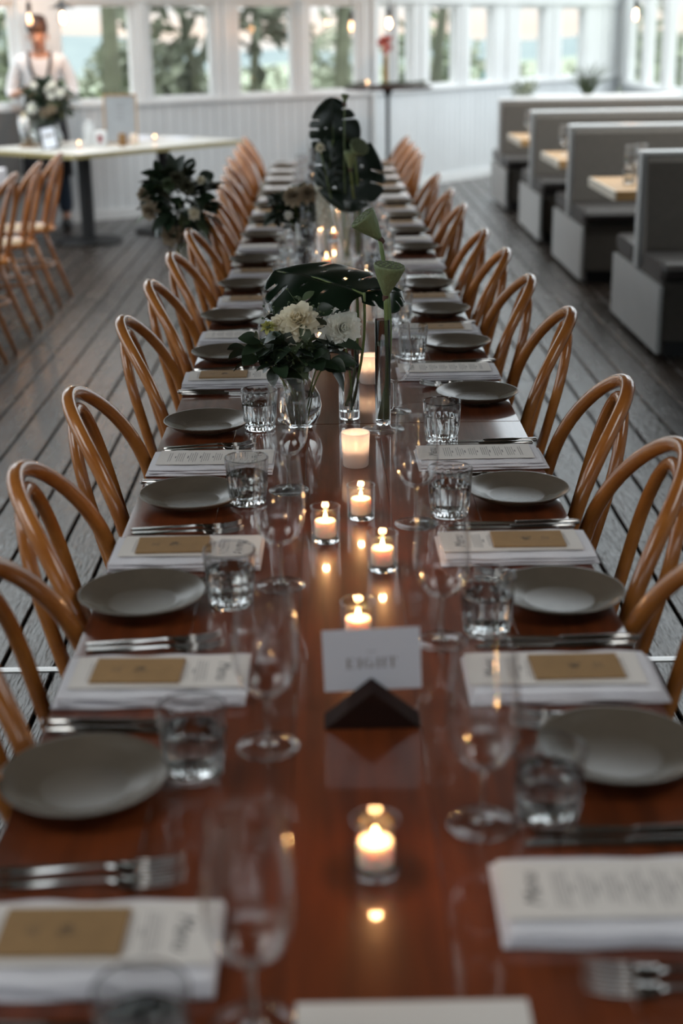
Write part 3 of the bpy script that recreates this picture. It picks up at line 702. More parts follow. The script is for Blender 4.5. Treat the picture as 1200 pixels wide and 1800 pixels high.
vase('cylinder_vase', 'straight glass cylinder vase holding the white dahlia stem, middle of the three', *V2,
     [(0, 0), (.0225, 0), (.0235, .002), (.0235, .185), (.0228, .186), (.0220, .185), (.0218, .018), (0, .015)], [(0, .0185), (.0215, .0185), (.0215, .12), (0, .12)])
v3 = vase('footed_tube_vase', 'slim glass tube on a wide flat foot holding the lotus stems', *V3,
     [(.014, .012), (.0165, .015), (.0170, .020), (.0170, .245), (.0164, .246), (.0158, .245), (.0155, .022), (0, .018)], [(0, .0225), (.0152, .0225), (.0152, .19), (0, .19)])
MB().lathe([(0, 0), (.046, 0), (.0475, .001), (.046, .0025), (.020, .005), (.015, .012), (0, .013)], 40).obj('foot', 'glass_foot', v3, smooth=True, angle=.9)

def curve(a, b_, bow=(0, 0, 0), n=10):
    a = Vector(a); b_ = Vector(b_); bow = Vector(bow); return [a.lerp(b_, i/n)+bow*math.sin(PI*i/n) for i in range(n+1)]
def orient(d, up=(0, 0, 1)):
    z = Vector(d).normalized(); x = z.orthogonal().normalized(); y = z.cross(x); return Matrix((x, y, z)).transposed().to_4x4()
def monstera(label, base, tip, normal, width, stem_from, droop=.25, seed=1, group='dark monstera leaves', bow=(0, 0, 0), nslot=3):
    base = Vector(base); tip = Vector(tip); n = Vector(normal).normalized(); ax = tip-base; L = ax.length; ax = ax/L
    sdv = ax.cross(n).normalized(); n = sdv.cross(ax)
    t = thing('monstera_leaf', label, 'leaf', stem_from, 0, group); off = Vector(stem_from)
    rg = random.Random(seed); m = MB(); T = 6
    def halfw(q): return width*(.5*max(0, math.sin(PI*min(1, (q*.90+.10))))**.62)
    def P(q, r, s_):
        w = halfw(q)*r; ang = .55*r*(1-.3*q)
        along = q*L+w*math.sin(.35)*(1-q*.8)-(.12*L*r*r*(1-q)*1.0)
        z = -droop*(w**2)/width*1.6-droop*.5*L*(q-.35)**2+.0025*math.sin(q*13+s_+r*4)
        return base+ax*along+sdv*s_*w+n*z-off
    NQ, NR2 = 60, 12
    for s_ in (-1, 1):
        slots = [(q+rg.uniform(-.02, .02), rg.uniform(.42, .62), rg.uniform(.007, .014)) for q in rg.sample((.16, .33, .50, .66, .80), nslot)]
        holes = [(q+rg.uniform(-.02, .02), .22, .34, .012) for q in (.30, .52)]
        idx = {}; vs = []
        for i in range(NQ+1):
            for j in range(NR2+1):
                q = i/NQ; r = j/NR2
                for sq, sr, sw in slots:       # lobes round off beside each slot
                    d = abs(q-sq)
                    if d < .05 and r > .9: r -= .10*(1-d/.05)
                idx[(i, j)] = len(vs); vs.append(P(q, r, s_))
        fs = []
        for i in range(NQ):
            for j in range(NR2):
                q = (i+.5)/NQ; r = (j+.5)/NR2
                if any(abs(q-sq) < sw*(.6+r) and r > sr for sq, sr, sw in slots): continue
                if any(abs(q-sq) < sw and r0 < r < r1 for sq, r0, r1, sw in holes): continue
                f = (idx[(i, j)], idx[(i+1, j)], idx[(i+1, j+1)], idx[(i, j+1)]); fs.append(f if s_ > 0 else f[::-1])
        m.add(vs, fs)
    o = m.obj('leaf_blade', 'monstera', t, smooth=True)
    so = o.modifiers.new('t', 'SOLIDIFY'); so.thickness = .0008
    MB().tube([P(q/8, 0, 1)-n*.001 for q in range(9)], [.003-.0025*q/8 for q in range(9)], 6).obj('midrib', 'stem', t, smooth=True)
    MB().tube([Vector((0, 0, 0))+p for p in curve((0, 0, 0), base-off, bow)], .0032, 7).obj('stem', 'stem', t, smooth=True)
z0 = TZ
monstera('broad dark monstera leaf lying almost flat above the middle vase', (.075, 3.10, 1.045), (-.125, 3.26, 1.085), (.10, -.42, .9), .27, (V2[0]+.004, V2[1]+.004, z0+.03), .30, 3, bow=(.012, 0, 0))
monstera('dark monstera leaf tip hanging behind the near lotus pod', (.06, 3.12, 1.045), (.165, 3.20, 1.035), (.0, -.5, .85), .13, (V2[0]-.004, V2[1]+.008, z0+.03), .30, 6, bow=(.01, 0, 0))
V4, V5, V6, V7 = (.07, 5.44), (.115, 5.58), (-.10, 5.75), (-.012, 5.60)
monstera('tall upright dark monstera leaf, lower one of the far cluster', (.10, 5.50, 1.20), (.07, 5.40, .955), (.05, -1, .25), .27, (V4[0], V4[1], z0+.03), .35, 8)
monstera('tall upright dark monstera leaf, topmost of the far cluster', (.03, 5.52, 1.12), (.015, 5.50, 1.36), (-.25, -1, .2), .20, (V4[0]-.006, V4[1]+.008, z0+.03), .30, 9)
monstera('dark monstera leaf hanging at the left of the far cluster', (.02, 5.48, 1.21), (-.01, 5.43, 1.03), (-.4, -1, .2), .13, (V4[0]+.006, V4[1]+.008, z0+.03), .30, 12)
for (x, y), lb, h in ((V4, 'slim glass tube vase holding the far monstera stems', .24), (V5, 'slim glass tube vase right of the far monstera stems', .25), (V7, 'glass tube vase holding the white flower spike', .16)):
    vase('tube_vase', lb, x, y, [(0, 0), (.021, 0), (.022, .002), (.022, h), (.0212, h+.001), (.0204, h), (.0204, .016), (0, .014)], [(0, .0165), (.020, .0165), (.020, h*.6), (0, h*.6)], 20)
vase('round_bud_vase', 'round bellied glass vase of the far bouquet', *V6,
     [(0, .001), (.026, .001), (.044, .030), (.048, .050), (.030, .095), (.024, .110), (.034, .125), (.0335, .126), (.0225, .110), (.0285, .095), (.0465, .050), (.0425, .030), (.028, .010), (0, .009)], None, 24)

def lotus(label, foot, neck, axis, r, h, bow=(0, 0, 0), seed=0, rs=.0042):
    t = thing('lotus_pod', label, 'seed pod', foot, 0, 'green lotus pods'); f = Vector(foot); nk = Vector(neck)-f
    ax = Vector(axis).normalized()
    MB().tube(curve((0, 0, 0), nk, bow, 14), [rs]*15, 10).obj('stem', 'stem', t, smooth=True)
    mt = Matrix.Translation(nk) @ orient(ax)
    def fl(k, n, z): return 1+.035*math.cos(k*2*PI/3)*(z/h)
    prof = [(.0045, -.006), (.0055, .0), (.009, .006), (r*.42, h*.25), (r*.72, h*.55), (r*.92, h*.82), (r*1.0, h*.93), (r*1.0, h*.97), (r*.95, h)]
    MB().lathe(prof, 36, flute=fl).xf(mt).obj('pod_cup', 'pod', t, smooth=True)
    MB().lathe([(.0055, -.012), (.0068, -.004), (.0058, .004)], 12).xf(mt).obj('neck', 'pod_neck', t, smooth=True)
    top = MB().lathe([(r*.96, h*.992), (r*.6, h*1.005), (0, h*1.01)], 36).xf(mt).obj('seed_face', 'pod_top', t, smooth=True)
    rg = random.Random(seed); sm = MB()
    for ring, n in ((.0, 1), (.38, 6), (.72, 11)):
        for k in range(n):
            a = 2*PI*k/n+ring; q = r*ring; me = MB(); sm.lathe([(.0030, h*1.005), (.0030, h*1.005+.0012), (.0012, h*1.005+.0018)], 7, q*math.cos(a), q*math.sin(a))
    sm.xf(mt).obj('seeds', 'pod', t)
zb = z0+.024
lotus('green lotus pod standing upright on a thick stem in the footed vase', (V3[0]+.005, V3[1], zb), (.120, 3.045, 1.048), (.12, -.12, 1), .0335, .068, (.004, 0, 0), 1, .0055)
lotus('taller green lotus pod tilted to the left above the upright one', (V3[0]-.004, V3[1]+.002, zb), (.110, 3.10, 1.162), (-.62, -.10, .78), .030, .062, (.020, 0, 0), 2, .0050)
lotus('green lotus pod in front of the upright monstera leaf', (V5[0]-.004, V5[1], z0+.02), (.083, 5.36, 1.115), (.05, -.1, 1), .026, .062, (.004, 0, 0), 3, .0045)
lotus('pale lotus pod facing out between the far monstera leaves', (V5[0]+.004, V5[1]+.006, z0+.02), (.100, 5.38, 1.165), (.35, -.7, .6), .036, .05, (.006, 0, 0), 4, .0045)
lotus('small lotus pod rising highest above the far leaves', (V4[0]+.0, V4[1]-.008, z0+.02), (.066, 5.44, 1.345), (.1, -.1, 1), .015, .028, (-.006, 0, 0), 5, .0022)

def petals(m, n, rad, length, width, lift, curl, rg, z=0):
    for k in range(n):
        a = 2*PI*k/n+rg.uniform(-.12, .12); l = length*rg.uniform(.88, 1.08); w = width*rg.uniform(.85, 1.1); lf = lift+rg.uniform(-.08, .08)
        d = Vector((math.cos(a), math.sin(a), 0)); s_ = Vector((-math.sin(a), math.cos(a), 0)); vs = []
        R = 5
        for i in range(R+1):
            q = i/R; e = lf-curl*q; p = d*(rad+l*q*math.cos(lf-curl*q*.5))+Vector((0, 0, z+l*q*math.sin(lf-curl*q*.5)))
            ww = w*.5*math.sin(PI*min(1, .15+q*.80))**.7 if i < R else w*.08
            up = Vector((-d.x*math.sin(e), -d.y*math.sin(e), math.cos(e)))
            vs += [p-s_*ww+up*ww*.45, p, p+s_*ww+up*ww*.45]
        m.add(vs, [f for i in range(R) for f in ((3*i, 3*i+1, 3*i+4, 3*i+3), (3*i+1, 3*i+2, 3*i+5, 3*i+4))])
def dahlia_mb(R, rg, n=(12, 14, 14, 12, 9, 6)):
    m = MB(); K = len(n)
    for i, c in enumerate(n):
        q = i/(K-1); petals(m, c, R*.06*(1-q), R*(1-.42*q), R*.54*(1-.25*q), .0+q*1.25, .35-1.1*q, rg, R*.045*i)
    return m
def leaf_mb(m, base, d, L, w, rg, n_=None):
    d = Vector(d).normalized(); up = Vector(n_ or (rg.gauss(0, .5), rg.gauss(0, .5)-.3, 1)).normalized(); s_ = d.cross(up)
    if s_.length < .05: s_ = d.orthogonal()
    s_.normalize(); up = s_.cross(d); vs = []; R = 6; base = Vector(base)
    for i in range(R+1):
        q = i/R; ww = w*.5*(math.sin(PI*min(1, q*.97+.02))**.75); p = base+d*L*q-up*L*.22*q*q
        vs += [p-s_*ww+up*ww*.35, p, p+s_*ww+up*ww*.35]
    m.add(vs, [f for i in range(R) for f in ((3*i, 3*i+1, 3*i+4, 3*i+3), (3*i+1, 3*i+2, 3*i+5, 3*i+4))])
def flower(name, label, foot, head, axis, R, pm, seed, n=(12, 14, 14, 12, 9, 6), bow=(0, 0, 0), leaves=2, group='cut flowers in the vases', calyx=True):
    rg = random.Random(seed); t = thing(name, label, 'flower', foot, 0, group); f = Vector(foot); h = Vector(head)-f
    st_ = curve((0, 0, 0), h, bow, 8)
    MB().tube(st_, .0022, 6).obj('stem', 'stem', t, smooth=True)
    mt = Matrix.Translation(h) @ orient(axis)
    dahlia_mb(R, rg, n).xf(mt).obj('bloom', pm, t, smooth=True)
    MB().lathe([(.002, -.008), (R*.25, -.003), (R*.3, .004), (0, .006)], 10).xf(mt).obj('calyx', 'leaf_mid', t, smooth=True)
    for k in range(leaves):
        m = MB(); p = st_[5+k % 3]; leaf_mb(m, p, (rg.uniform(-1, 1), rg.uniform(-1, .4), rg.uniform(-.1, .5)), .05, .026, rg); m.obj('leaf', 'leaf_dark', t, smooth=True)
def sprig(name, label, foot, tip, seed, n=9, L=.055, w=.030, m_='leaf_dark', bow=(0, 0, 0), spread=1., group='greenery in the vases', berries=0, parent=None):
    rg = random.Random(seed); t = parent or thing(name, label, 'foliage', foot, 0, group); f = Vector(foot); h = Vector(tip)-f if not parent else Vector(tip)
    pts = curve((0, 0, 0) if not parent else foot, h, bow, 12)
    MB().tube(pts, [.0018]*9+[.0012]*4, 5).obj('stem', 'stem', t, smooth=True)
    for k in range(n):
        q = 12-int(k*5/n) ; p = pts[q]; dd = (pts[min(12, q+1)]-pts[q-1]).normalized()
        side = Vector((rg.gauss(0, 1), rg.gauss(0, .8), rg.gauss(0, .6))).normalized()
        m = MB(); leaf_mb(m, p, dd*.45+side*spread, L*rg.uniform(.7, 1.2), w*rg.uniform(.8, 1.15), rg); m.obj('leaf', m_, t, smooth=True)
    if berries:
        b_ = MB()
        for k in range(berries): p = pts[-1]+Vector((rg.gauss(0, .014), rg.gauss(0, .012), rg.gauss(0, .014))); b_.sphere(p, .0028, 6, 4); b_.tube([pts[-1]-(pts[-1]-pts[-3])*.7, p], .0006, 4)
        b_.obj('seed_cluster', 'leaf_mid', t, smooth=True)['kind'] = 'stuff'
    return t
f1 = (V1[0], V1[1], z0+.014)
def F(dx, dy): return (V1[0]+dx, V1[1]+dy, z0+.014)
flower('dahlia', 'cream dahlia facing the camera in the round vase', F(.01, 0), (-.068, 3.04, .992), (-.1, -.75, .6), .050, 'petal_cream', 1, (11, 12, 12, 11, 9, 7, 5), leaves=3)
flower('dahlia', 'pale peach dahlia partly hidden left of the cream one', F(-.012, .004), (-.105, 3.05, .985), (-.5, -.6, .6), .034, 'petal_cream', 2, (10, 10, 9, 6), leaves=2)
flower('dahlia', 'white blossom hanging low among the leaves of the round vase', F(-.006, -.006), (-.085, 3.02, .945), (0, -.8, -.2), .030, 'petal_white', 3, (7, 8, 6), leaves=2)
flower('dahlia_bud', 'closed yellow-green dahlia bud at the left of the bouquet', F(-.014, -.004), (-.133, 3.03, .985), (-.25, -.3, .9), .020, 'petal_bud', 4, (7, 7, 6, 5), leaves=2)
flower('dahlia', 'white many-petalled dahlia in the middle cylinder vase', (V2[0]+.004, V2[1]-.004, z0+.022), (.022, 3.06, .975), (.25, -.9, .25), .046, 'petal_white', 5, (18, 20, 20, 18, 16, 12, 8), bow=(.008, 0, 0), leaves=1)
for i, (tx, ty, tz, m_, be, L) in enumerate(((-.175, 3.02, .935, 'leaf_dark', 0, .065), (-.15, 3.0, .96, 'leaf_dark', 0, .055), (-.12, 2.99, .915, 'leaf_dark', 0, .06), (-.08, 2.98, .93, 'leaf_mid', 14, .045),
        (-.035, 2.99, .925, 'leaf_dark', 0, .06), (-.005, 3.01, .91, 'leaf_dark', 0, .062), (-.03, 3.05, 1.01, 'leaf_dark', 12, .05), (-.06, 3.10, 1.03, 'leaf_mid', 14, .03), (-.15, 3.06, .92, 'leaf_dark', 0, .06),
        (-.10, 3.0, .95, 'leaf_dark', 0, .06), (.0, 3.04, .95, 'leaf_dark', 0, .06), (-.05, 3.0, .955, 'leaf_mid', 10, .04), (-.125, 3.09, 1.0, 'leaf_dark', 10, .03))):
    sprig('greenery_sprig', 'dark leafy sprig in the round vase, %s counted in the bouquet' % ORD[i], F(.012*math.cos(i*2.4), .012*math.sin(i*2.4)), (tx, ty, tz), 60+i, 9, L, L*.62, m_, (0, 0, .03), 1., berries=be)
# far bouquet and white spike
for i, (tx, tz) in enumerate(((-.20, .93), (-.17, .97), (-.12, 1.0), (-.14, .92), (-.08, .96), (-.20, .96), (-.06, .93), (-.10, .905))):
    sprig('greenery_sprig', 'dark sprig in the far round vase, %s counted in that bouquet' % ORD[i], (V6[0]+.01*math.cos(i), V6[1]+.01*math.sin(i), z0+.014), (tx, V6[1]-.15+.02*i, tz), 90+i, 14, .072, .048, 'leaf_dark', (0, 0, .03))
flower('dahlia', 'dusky beige rose in the far bouquet, left one', (V6[0], V6[1], z0+.014), (-.135, 5.56, .995), (-.2, -.8, .5), .046, 'petal_dusky', 7, (9, 9, 7, 5))
flower('dahlia', 'dusky beige rose in the far bouquet, right one', (V6[0]+.005, V6[1], z0+.014), (-.080, 5.56, 1.005), (.2, -.8, .5), .046, 'petal_dusky', 8, (9, 9, 7, 5))
flower('dahlia', 'small white bloom low in the far bouquet', (V6[0]-.008, V6[1], z0+.014), (-.155, 5.56, .925), (-.1, -.9, .3), .020, 'petal_white', 9, (7, 7, 5))
t = thing('flower_spike', 'white feathery flower spike in a tube vase beside the far bouquet', 'flower', (V7[0], V7[1]-.012, z0+.02), 0, None)
MB().tube(curve((0, 0, 0), (0, -.03, .16)), .003, 6).obj('stem', 'stem', t, smooth=True)
rg = random.Random(14); m = MB()
for k in range(60):
    q = k/59; a = k*2.4; r_ = .027*(1-q*.45); c = Vector((r_*math.cos(a)-.018*q, -.03+r_*math.sin(a), .11+.17*q))
    mm = MB(); petals(mm, 8, 0, .020*(1-.3*q), .013, .3, .3, rg); mm.xf(Matrix.Translation(c) @ orient((math.cos(a), math.sin(a), .3))); m.add(mm.v, mm.f)
m.obj('bloom', 'petal_white', t, smooth=True)['kind'] = 'stuff'
flower('dahlia', 'small cream flowers above the far bouquet by the leaf', (V4[0]-.01, V4[1]+.004, z0+.02), (-.028, 5.42, 1.185), (-.3, -.6, .7), .022, 'petal_cream', 19, (8, 8, 5), leaves=4)

# bouquet tied to a chair back
def bouquet(name, label, c, size, seed, nl=46, blooms=(), group=None, low=.25, stems=True):
    rg = random.Random(seed); t = thing(name, label, 'bouquet', c, 0, group)
    for k in range(nl):
        d = Vector((rg.gauss(0, 1), rg.gauss(0, .8), rg.gauss(.25, 1))).normalized(); p = Vector((d.x*size[0], d.y*size[1], d.z*size[2]))*rg.uniform(.25, .75)
        m = MB(); leaf_mb(m, p, d+Vector((rg.gauss(0, .4), rg.gauss(0, .4), rg.gauss(0, .4))), size[0]*rg.uniform(.35, .55), size[0]*rg.uniform(.22, .34), rg)
        m.obj('leaf', rg.choice(['leaf_dark', 'leaf_dark', 'leaf_mid', 'olive'] if k % 3 else ['leaf_dark']), t, smooth=True)
    for (x, y, z, R, pm) in blooms:
        mm = dahlia_mb(R, rg, (8, 9, 8, 6, 5)); mm.xf(Matrix.Translation((x, y, z)) @ orient((x*3, -.6+y, z*2+.2))); o = mm.obj('bloom', pm, t, smooth=True)
    if stems:
        m = MB()
        for k in range(9): a = k*.7; m.tube([(0, 0, 0), (.012*math.cos(a), .012*math.sin(a), -size[2]*.7), (.03*math.cos(a), .03*math.sin(a), -size[2]*1.15)], .0028, 5)
        m.obj('stems', 'stem', t, smooth=True)['kind'] = 'stuff'
        MB().lathe([(.017, -size[2]*.78), (.019, -size[2]*.7), (.017, -size[2]*.6)], 12).obj('ribbon', 'linen', t, smooth=True)
    return t
bouquet('chair_bouquet', 'large dark green bouquet with dusky blooms tied to a left chair back', (-.575, 5.62, .97), (.165, .12, .19), 5, 170,
        [(-.11, -.06, -.02, .040, 'petal_dusky'), (-.13, -.03, .04, .035, 'petal_dusky'), (-.03, -.09, -.11, .045, 'petal_dusky'), (.0, -.08, .10, .035, 'olive'), (.04, -.09, .07, .032, 'olive'), (-.03, -.09, .08, .03, 'leaf_mid'), (.06, -.09, -.03, .026, 'petal_cream'), (.09, -.06, .09, .02, 'petal_cream')])

# ------------------------------------------------------------ side table on the left and its cloth
t = thing('side_table', 'side dining table with a white cloth at the left edge, behind brown chairs', 'table', (-2.62, 7.6, 0))
MB().bbox(-.40, .40, -2.3, 2.3, .72, .75, .003).obj('tabletop', 'table_wood', t)
for sx_ in (-1, 1):
    for sy in (-1, 1): MB().bbox(sx_*.33-.03, sx_*.33+.03, sy*2.15-.03, sy*2.15+.03, 0, .72, .003).obj('leg', 'dark_wood', t)
c = MB().bbox(-3.05, -2.19, 5.25, 9.95, .7505, .755, .002).box(-2.193, -2.188, 5.25, 9.95, .66, .752).box(-3.052, -3.047, 5.25, 9.95, .66, .752)
tag(c.obj('tablecloth', 'linen'), 'white cloth covering the side table at the left edge', 'tablecloth')
for i, (x, y) in enumerate(((-2.28, 9.3), (-2.26, 8.75), (-2.30, 8.2))):
    o = thing('tumbler', 'clear tumbler on the white cloth of the left side table, %s from far end' % ORD[i], 'tumbler', (x, y, .7553), 0, 'glasses on the left side table')
    link('glass_body', tum_me, o)

# ------------------------------------------------------------ desk by the window with black pedestal legs
DU = Vector((.65, .76)).normalized(); DV = Vector((-.76, .65)).normalized(); DC = Vector((-1.91, 11.07))
def dp(u, v): p = DC+DU*u+DV*v; return (p.x, p.y)
ang = math.atan2(DU.y, DU.x)
t = thing('pedestal_desk', 'pale timber table on black disc pedestals in front of the waiter', 'table', (*DC, 0), ang)
MB().bbox(0, 1.86, 0, 1.2, .715, .75, .004).obj('tabletop', 'desk_top', t)
MB().box(-.003, 1.863, -.004, .0, .713, .748).box(-.004, 0, 0, 1.2, .713, .748).box(1.86, 1.864, 0, 1.2, .713, .748).obj('edge_band', 'desk_edge', t)
for u_, v_ in ((.52, .52), (1.36, .48)):
    lg = MB().lathe([(0, .03), (.27, .022), (.275, .010), (.27, 0), (0, 0)][::-1], 36, u_, v_).obj('base_disc', 'black_metal', t, smooth=True, angle=.6)
    MB().lathe([(.056, .025), (.056, .715)], 20, u_, v_).obj('column', 'black_metal', t, smooth=True)
    MB().bbox(u_-.25, u_+.25, v_-.03, v_+.03, .69, .7145, .002).obj('bracket', 'black_metal', t)
def box_at(name, label, cat, xy, rz, sx_, sy, sz, m, tilt=0, group=None, z=.7503):
    t = thing(name, label, cat, (*xy, z), rz, group); t.rotation_euler.x = tilt; return t
x, y = -2.235, 12.0
t = thing('round_bud_vase', 'round glass vase of the bouquet on the desk before the waiter', 'vase', (x, y, .7503))
MB().lathe([(0, 0), (.05, 0), (.075, .04), (.078, .08), (.05, .14), (.055, .17), (.054, .17), (.048, .14), (.075, .08), (.072, .04), (.045, .008), (0, .008)], 24).obj('glass_body', 'glass_thick', t, smooth=True)
bq = bouquet('desk_bouquet', 'big green and white flower bouquet hiding the waiter\'s hands', (x-.02, y, 1.10), (.22, .18, .19), 8, 150,
        [(.07, -.13, .13, .040, 'petal_white'), (.03, -.13, .10, .035, 'petal_white'), (.12, -.12, .07, .045, 'petal_white'), (.06, -.17, .05, .03, 'petal_white'), (-.10, -.15, -.04, .05, 'petal_white'), (.06, -.18, -.05, .04, 'petal_dusky'), (0, -.18, -.08, .04, 'petal_dusky'), (-.08, -.12, .13, .03, 'petal_white'), (-.18, -.10, -.10, .035, 'petal_cream')], low=0)
def framed(name, label, xy, w, h, rz, tilt, fm, pm, roll=0, fw=.012):
    t = thing(name, label, 'frame', (*xy, .7515), rz); t.rotation_euler = (tilt, roll, rz)
    MB().bbox(-w/2, w/2, 0, .008, 0, h, .001).obj('backing', pm, t)
    MB().box(-w/2-.002, w/2+.002, -.006, .012, 0, fw).box(-w/2-.002, w/2+.002, -.006, .012, h-fw, h+.001).box(-w/2-.002, -w/2+fw, -.006, .012, fw, h-fw).box(w/2-fw, w/2+.002, -.006, .012, fw, h-fw).obj('border', fm, t)
    return t
fr = framed('photo_frame', 'small black framed card leaning on the desk below the bouquet', (-2.185, 11.62), .13, .19, .1, -.35, 'black_metal', 'card_paper', -.18)
MB().box(-.04, .04, -.0015, -.0005, .10, .125).obj('printed_mark', 'ink_grey', fr)
fr = framed('leaning_signboard', 'large pale framed signboard leaning at the back of the desk', (-1.70, 12.15), .27, .40, .10, -.25, 'pine', 'slate', 0, .010)
sg = MB()
for k, w in enumerate((.05, .08, .06, .07)): sg.box(-w/2, w/2, -.0015, -.0005, .30-k*.035, .304-k*.035)
sg.tube([(-.05+.01*k, -.001, .33+.012*math.sin(k*1.3)) for k in range(11)], .0016, 4)
sg.obj('printed_lines', 'ink_grey', fr)['kind'] = 'stuff'
t = thing('candle_lantern', 'brown glass cylinder lantern at the left end of the desk', 'lantern', (-2.42, 11.95, .7503))
MB().lathe([(.075, 0), (.078, .01), (.078, .24), (.074, .24), (.074, .01), (0, .008)], 24).obj('glass_body', 'glass_thick', t, smooth=True)
MB().lathe([(.080, .0), (.080, .018), (0, .018)], 24).obj('base', 'amber', t, smooth=True, angle=.5)
MB().lathe([(0, .019), (.036, .019), (.036, .07), (0, .07)], 20).obj('candle', 'amber', t, smooth=True, angle=.5)
t = thing('tall_white_jar', 'tall white jar standing on the desk between frame and signboard', 'jar', (-1.95, 12.05, .7503))
MB().lathe([(0, 0), (.045, 0), (.048, .01), (.048, .15), (.042, .17), (0, .17)], 20).obj('jar_body', 'white_gloss', t, smooth=True, angle=.6)
MB().lathe([(.043, .17), (.043, .19), (0, .195)], 20).obj('lid', 'white_paint', t, smooth=True, angle=.6)
t = thing('labelled_jar', 'white jar with a small red label on the desk', 'jar', (-1.84, 11.95, .7503))
MB().bbox(-.045, .045, -.04, .04, 0, .12, .006).obj('jar_body', 'white_gloss', t)
MB().box(-.02, .02, -.042, -.0402, .03, .09).obj('label', 'red_label', t)
t = thing('amber_jar', 'short amber jar in front of the signboard', 'jar', (-1.66, 11.92, .7503))
MB().lathe([(0, 0), (.032, 0), (.034, .01), (.034, .08), (.028, .09), (.028, .10), (0, .10)], 16).obj('jar_body', 'amber', t, smooth=True, angle=.6)
t = thing('cream_jar', 'small cream jar right of the amber one', 'jar', (-1.58, 12.0, .7503))
MB().lathe([(0, 0), (.028, 0), (.03, .01), (.03, .07), (.024, .085), (0, .09)], 16).obj('jar_body', 'wax', t, smooth=True, angle=.6)
candle(-1.98, 11.72, 'tiny lit candle on the desk beside the small black frame', False, .06, .7503)
candle(-1.45, 12.35, 'tiny lit candle on the desk right of the signboard', False, .06, .7503)
for i, (u_, v_) in enumerate(((1.35, .75), (1.6, .55), (1.5, .95))):
    p = dp(u_, v_); tag(MB().bbox(-.13, .13, -.09, .09, 0, .006+.004*i, .001).obj('paper_stack', 'card_paper', None, loc=(*p, .7503)), 'stack of white papers on the right end of the desk, %s' % ('nearest', 'middle', 'farthest')[i], 'papers', 'papers on the desk'); bpy.context.scene.collection.objects[-1].rotation_euler.z = ang+.2*i
# grey banquette against the wall at the left edge
t = thing('banquette', 'grey upholstered bench back below the window at the left edge', 'bench', (0, 0, 0))
frame2(UL, NL, A, -2.6, -.72, .03, .15, .46, .995).obj('backrest', 'grey_cushion', t)
frame2(UL, NL, A, -2.6, -.72, .15, .60, .36, .46).obj('seat', 'grey_cushion', t)
frame2(UL, NL, A, -2.58, -.74, .05, .56, .0, .36).obj('base', 'booth_panel', t)

# ------------------------------------------------------------ booths on the right
BY = [7.65, 9.93, 11.83, 14.05]; BL = ['nearest the camera', 'second from the camera', 'third from the camera', 'farthest, by the white wall']
for i, y in enumerate(BY):
    t = thing('booth_bench', 'back-to-back grey upholstered booth bench with pale end panel, %s' % BL[i], 'booth', (1.64, y, 0), 0, 'back-to-back booth benches')
    xe = 3.86-1.64; far = i == 3
    MB().bbox(.02, xe, -.55, .55, .08, .38, .004).obj('base', 'booth_fabric', t)
    MB().box(.06, xe, -.52, .52, 0, .08).obj('plinth', 'black_metal', t)
    MB().add([(0, -.60, .03), (0, .60, .03), (0, .60, .37), (0, -.60, .37), (.02, -.60, .03), (.02, .60, .03), (.02, .60, .37), (.02, -.60, .37)], [(0,3,2,1),(4,5,6,7),(0,1,5,4),(1,2,6,5),(2,3,7,6),(3,0,4,7)]).obj('end_panel', 'booth_panel', t)
    MB().bbox(0, xe, -.05, .05, .38, .965, .004).obj('divider', 'booth_panel', t)
    MB().bbox(-.004, xe, -.058, .058, .965, .985, .004).obj('cap_rail', 'white_gloss', t)
    for s_ in (-1, 1):
        m = MB(); pr = [(.052, .44), (.13, .44), (.135, .50), (.10, .80), (.085, .93), (.06, .962), (.052, .962)]
        vs = []
        for x in (.025, xe): vs += [(x, s_*a, b_) for a, b_ in pr]
        k = len(pr); m.add(vs, [tuple(range(k)), tuple(range(2*k-1, k-1, -1))]+[(j, (j+1) % k, (j+1) % k+k, j+k) for j in range(k)])
        m.obj('backrest', 'booth_fabric', t)
        m = MB(); pr = [(.14, .39), (.56, .39), (.60, .41), (.615, .45), (.60, .475), (.55, .485), (.14, .48)]; vs = []
        for x, q in ((.012, .92), (.03, 1), (xe-.01, 1)): vs += [(x, s_*(.14+(a-.14)*q), .43+(b_-.43)*q) for a, b_ in pr]
        k = len(pr); m.add(vs, [tuple(range(k)), tuple(range(3*k-1, 2*k-1, -1))]+[(e*k+j, e*k+(j+1) % k, (e+1)*k+(j+1) % k, (e+1)*k+j) for e in range(2) for j in range(k)])
        m.obj('seat_cushion', 'booth_seat', t)
TY = [6.5, 8.72, 10.82, 12.93]; TL = ['at the right edge, nearest', 'between the first and second benches', 'between the second and third benches', 'before the farthest bench']
for i, y in enumerate(TY):
    t = thing('booth_table', 'thick pale timber booth table, %s' % TL[i], 'table', (1.64+(.08 if i == 0 else 0), y, 0), 0, 'timber booth tables')
    top = thing('tabletop', None, None); top.parent = t
    for a in ('label', 'category'):
        if a in top: del top[a]
    for k in range(5): MB().bbox(.012, 2.15, -.42+k*.168+.001, -.42+(k+1)*.168-.001, .655, .71, .003).obj('plank', 'pine', top)
    MB().bbox(0, .0118, -.42, .42, .655, .71, .002).obj('lit_end_strip', 'pine_edge_lit', t)  # added strip for the lit end grain, its brightness is in the colour
    MB().lathe([(.05, .01), (.05, .655)], 12, .9, 0).obj('pedestal', 'black_metal', t, smooth=True)
    MB().lathe([(0, 0), (.25, 0), (.25, .012), (0, .014)], 24, .9, 0).obj('base_disc', 'black_metal', t, smooth=True, angle=.5)
gi = 0
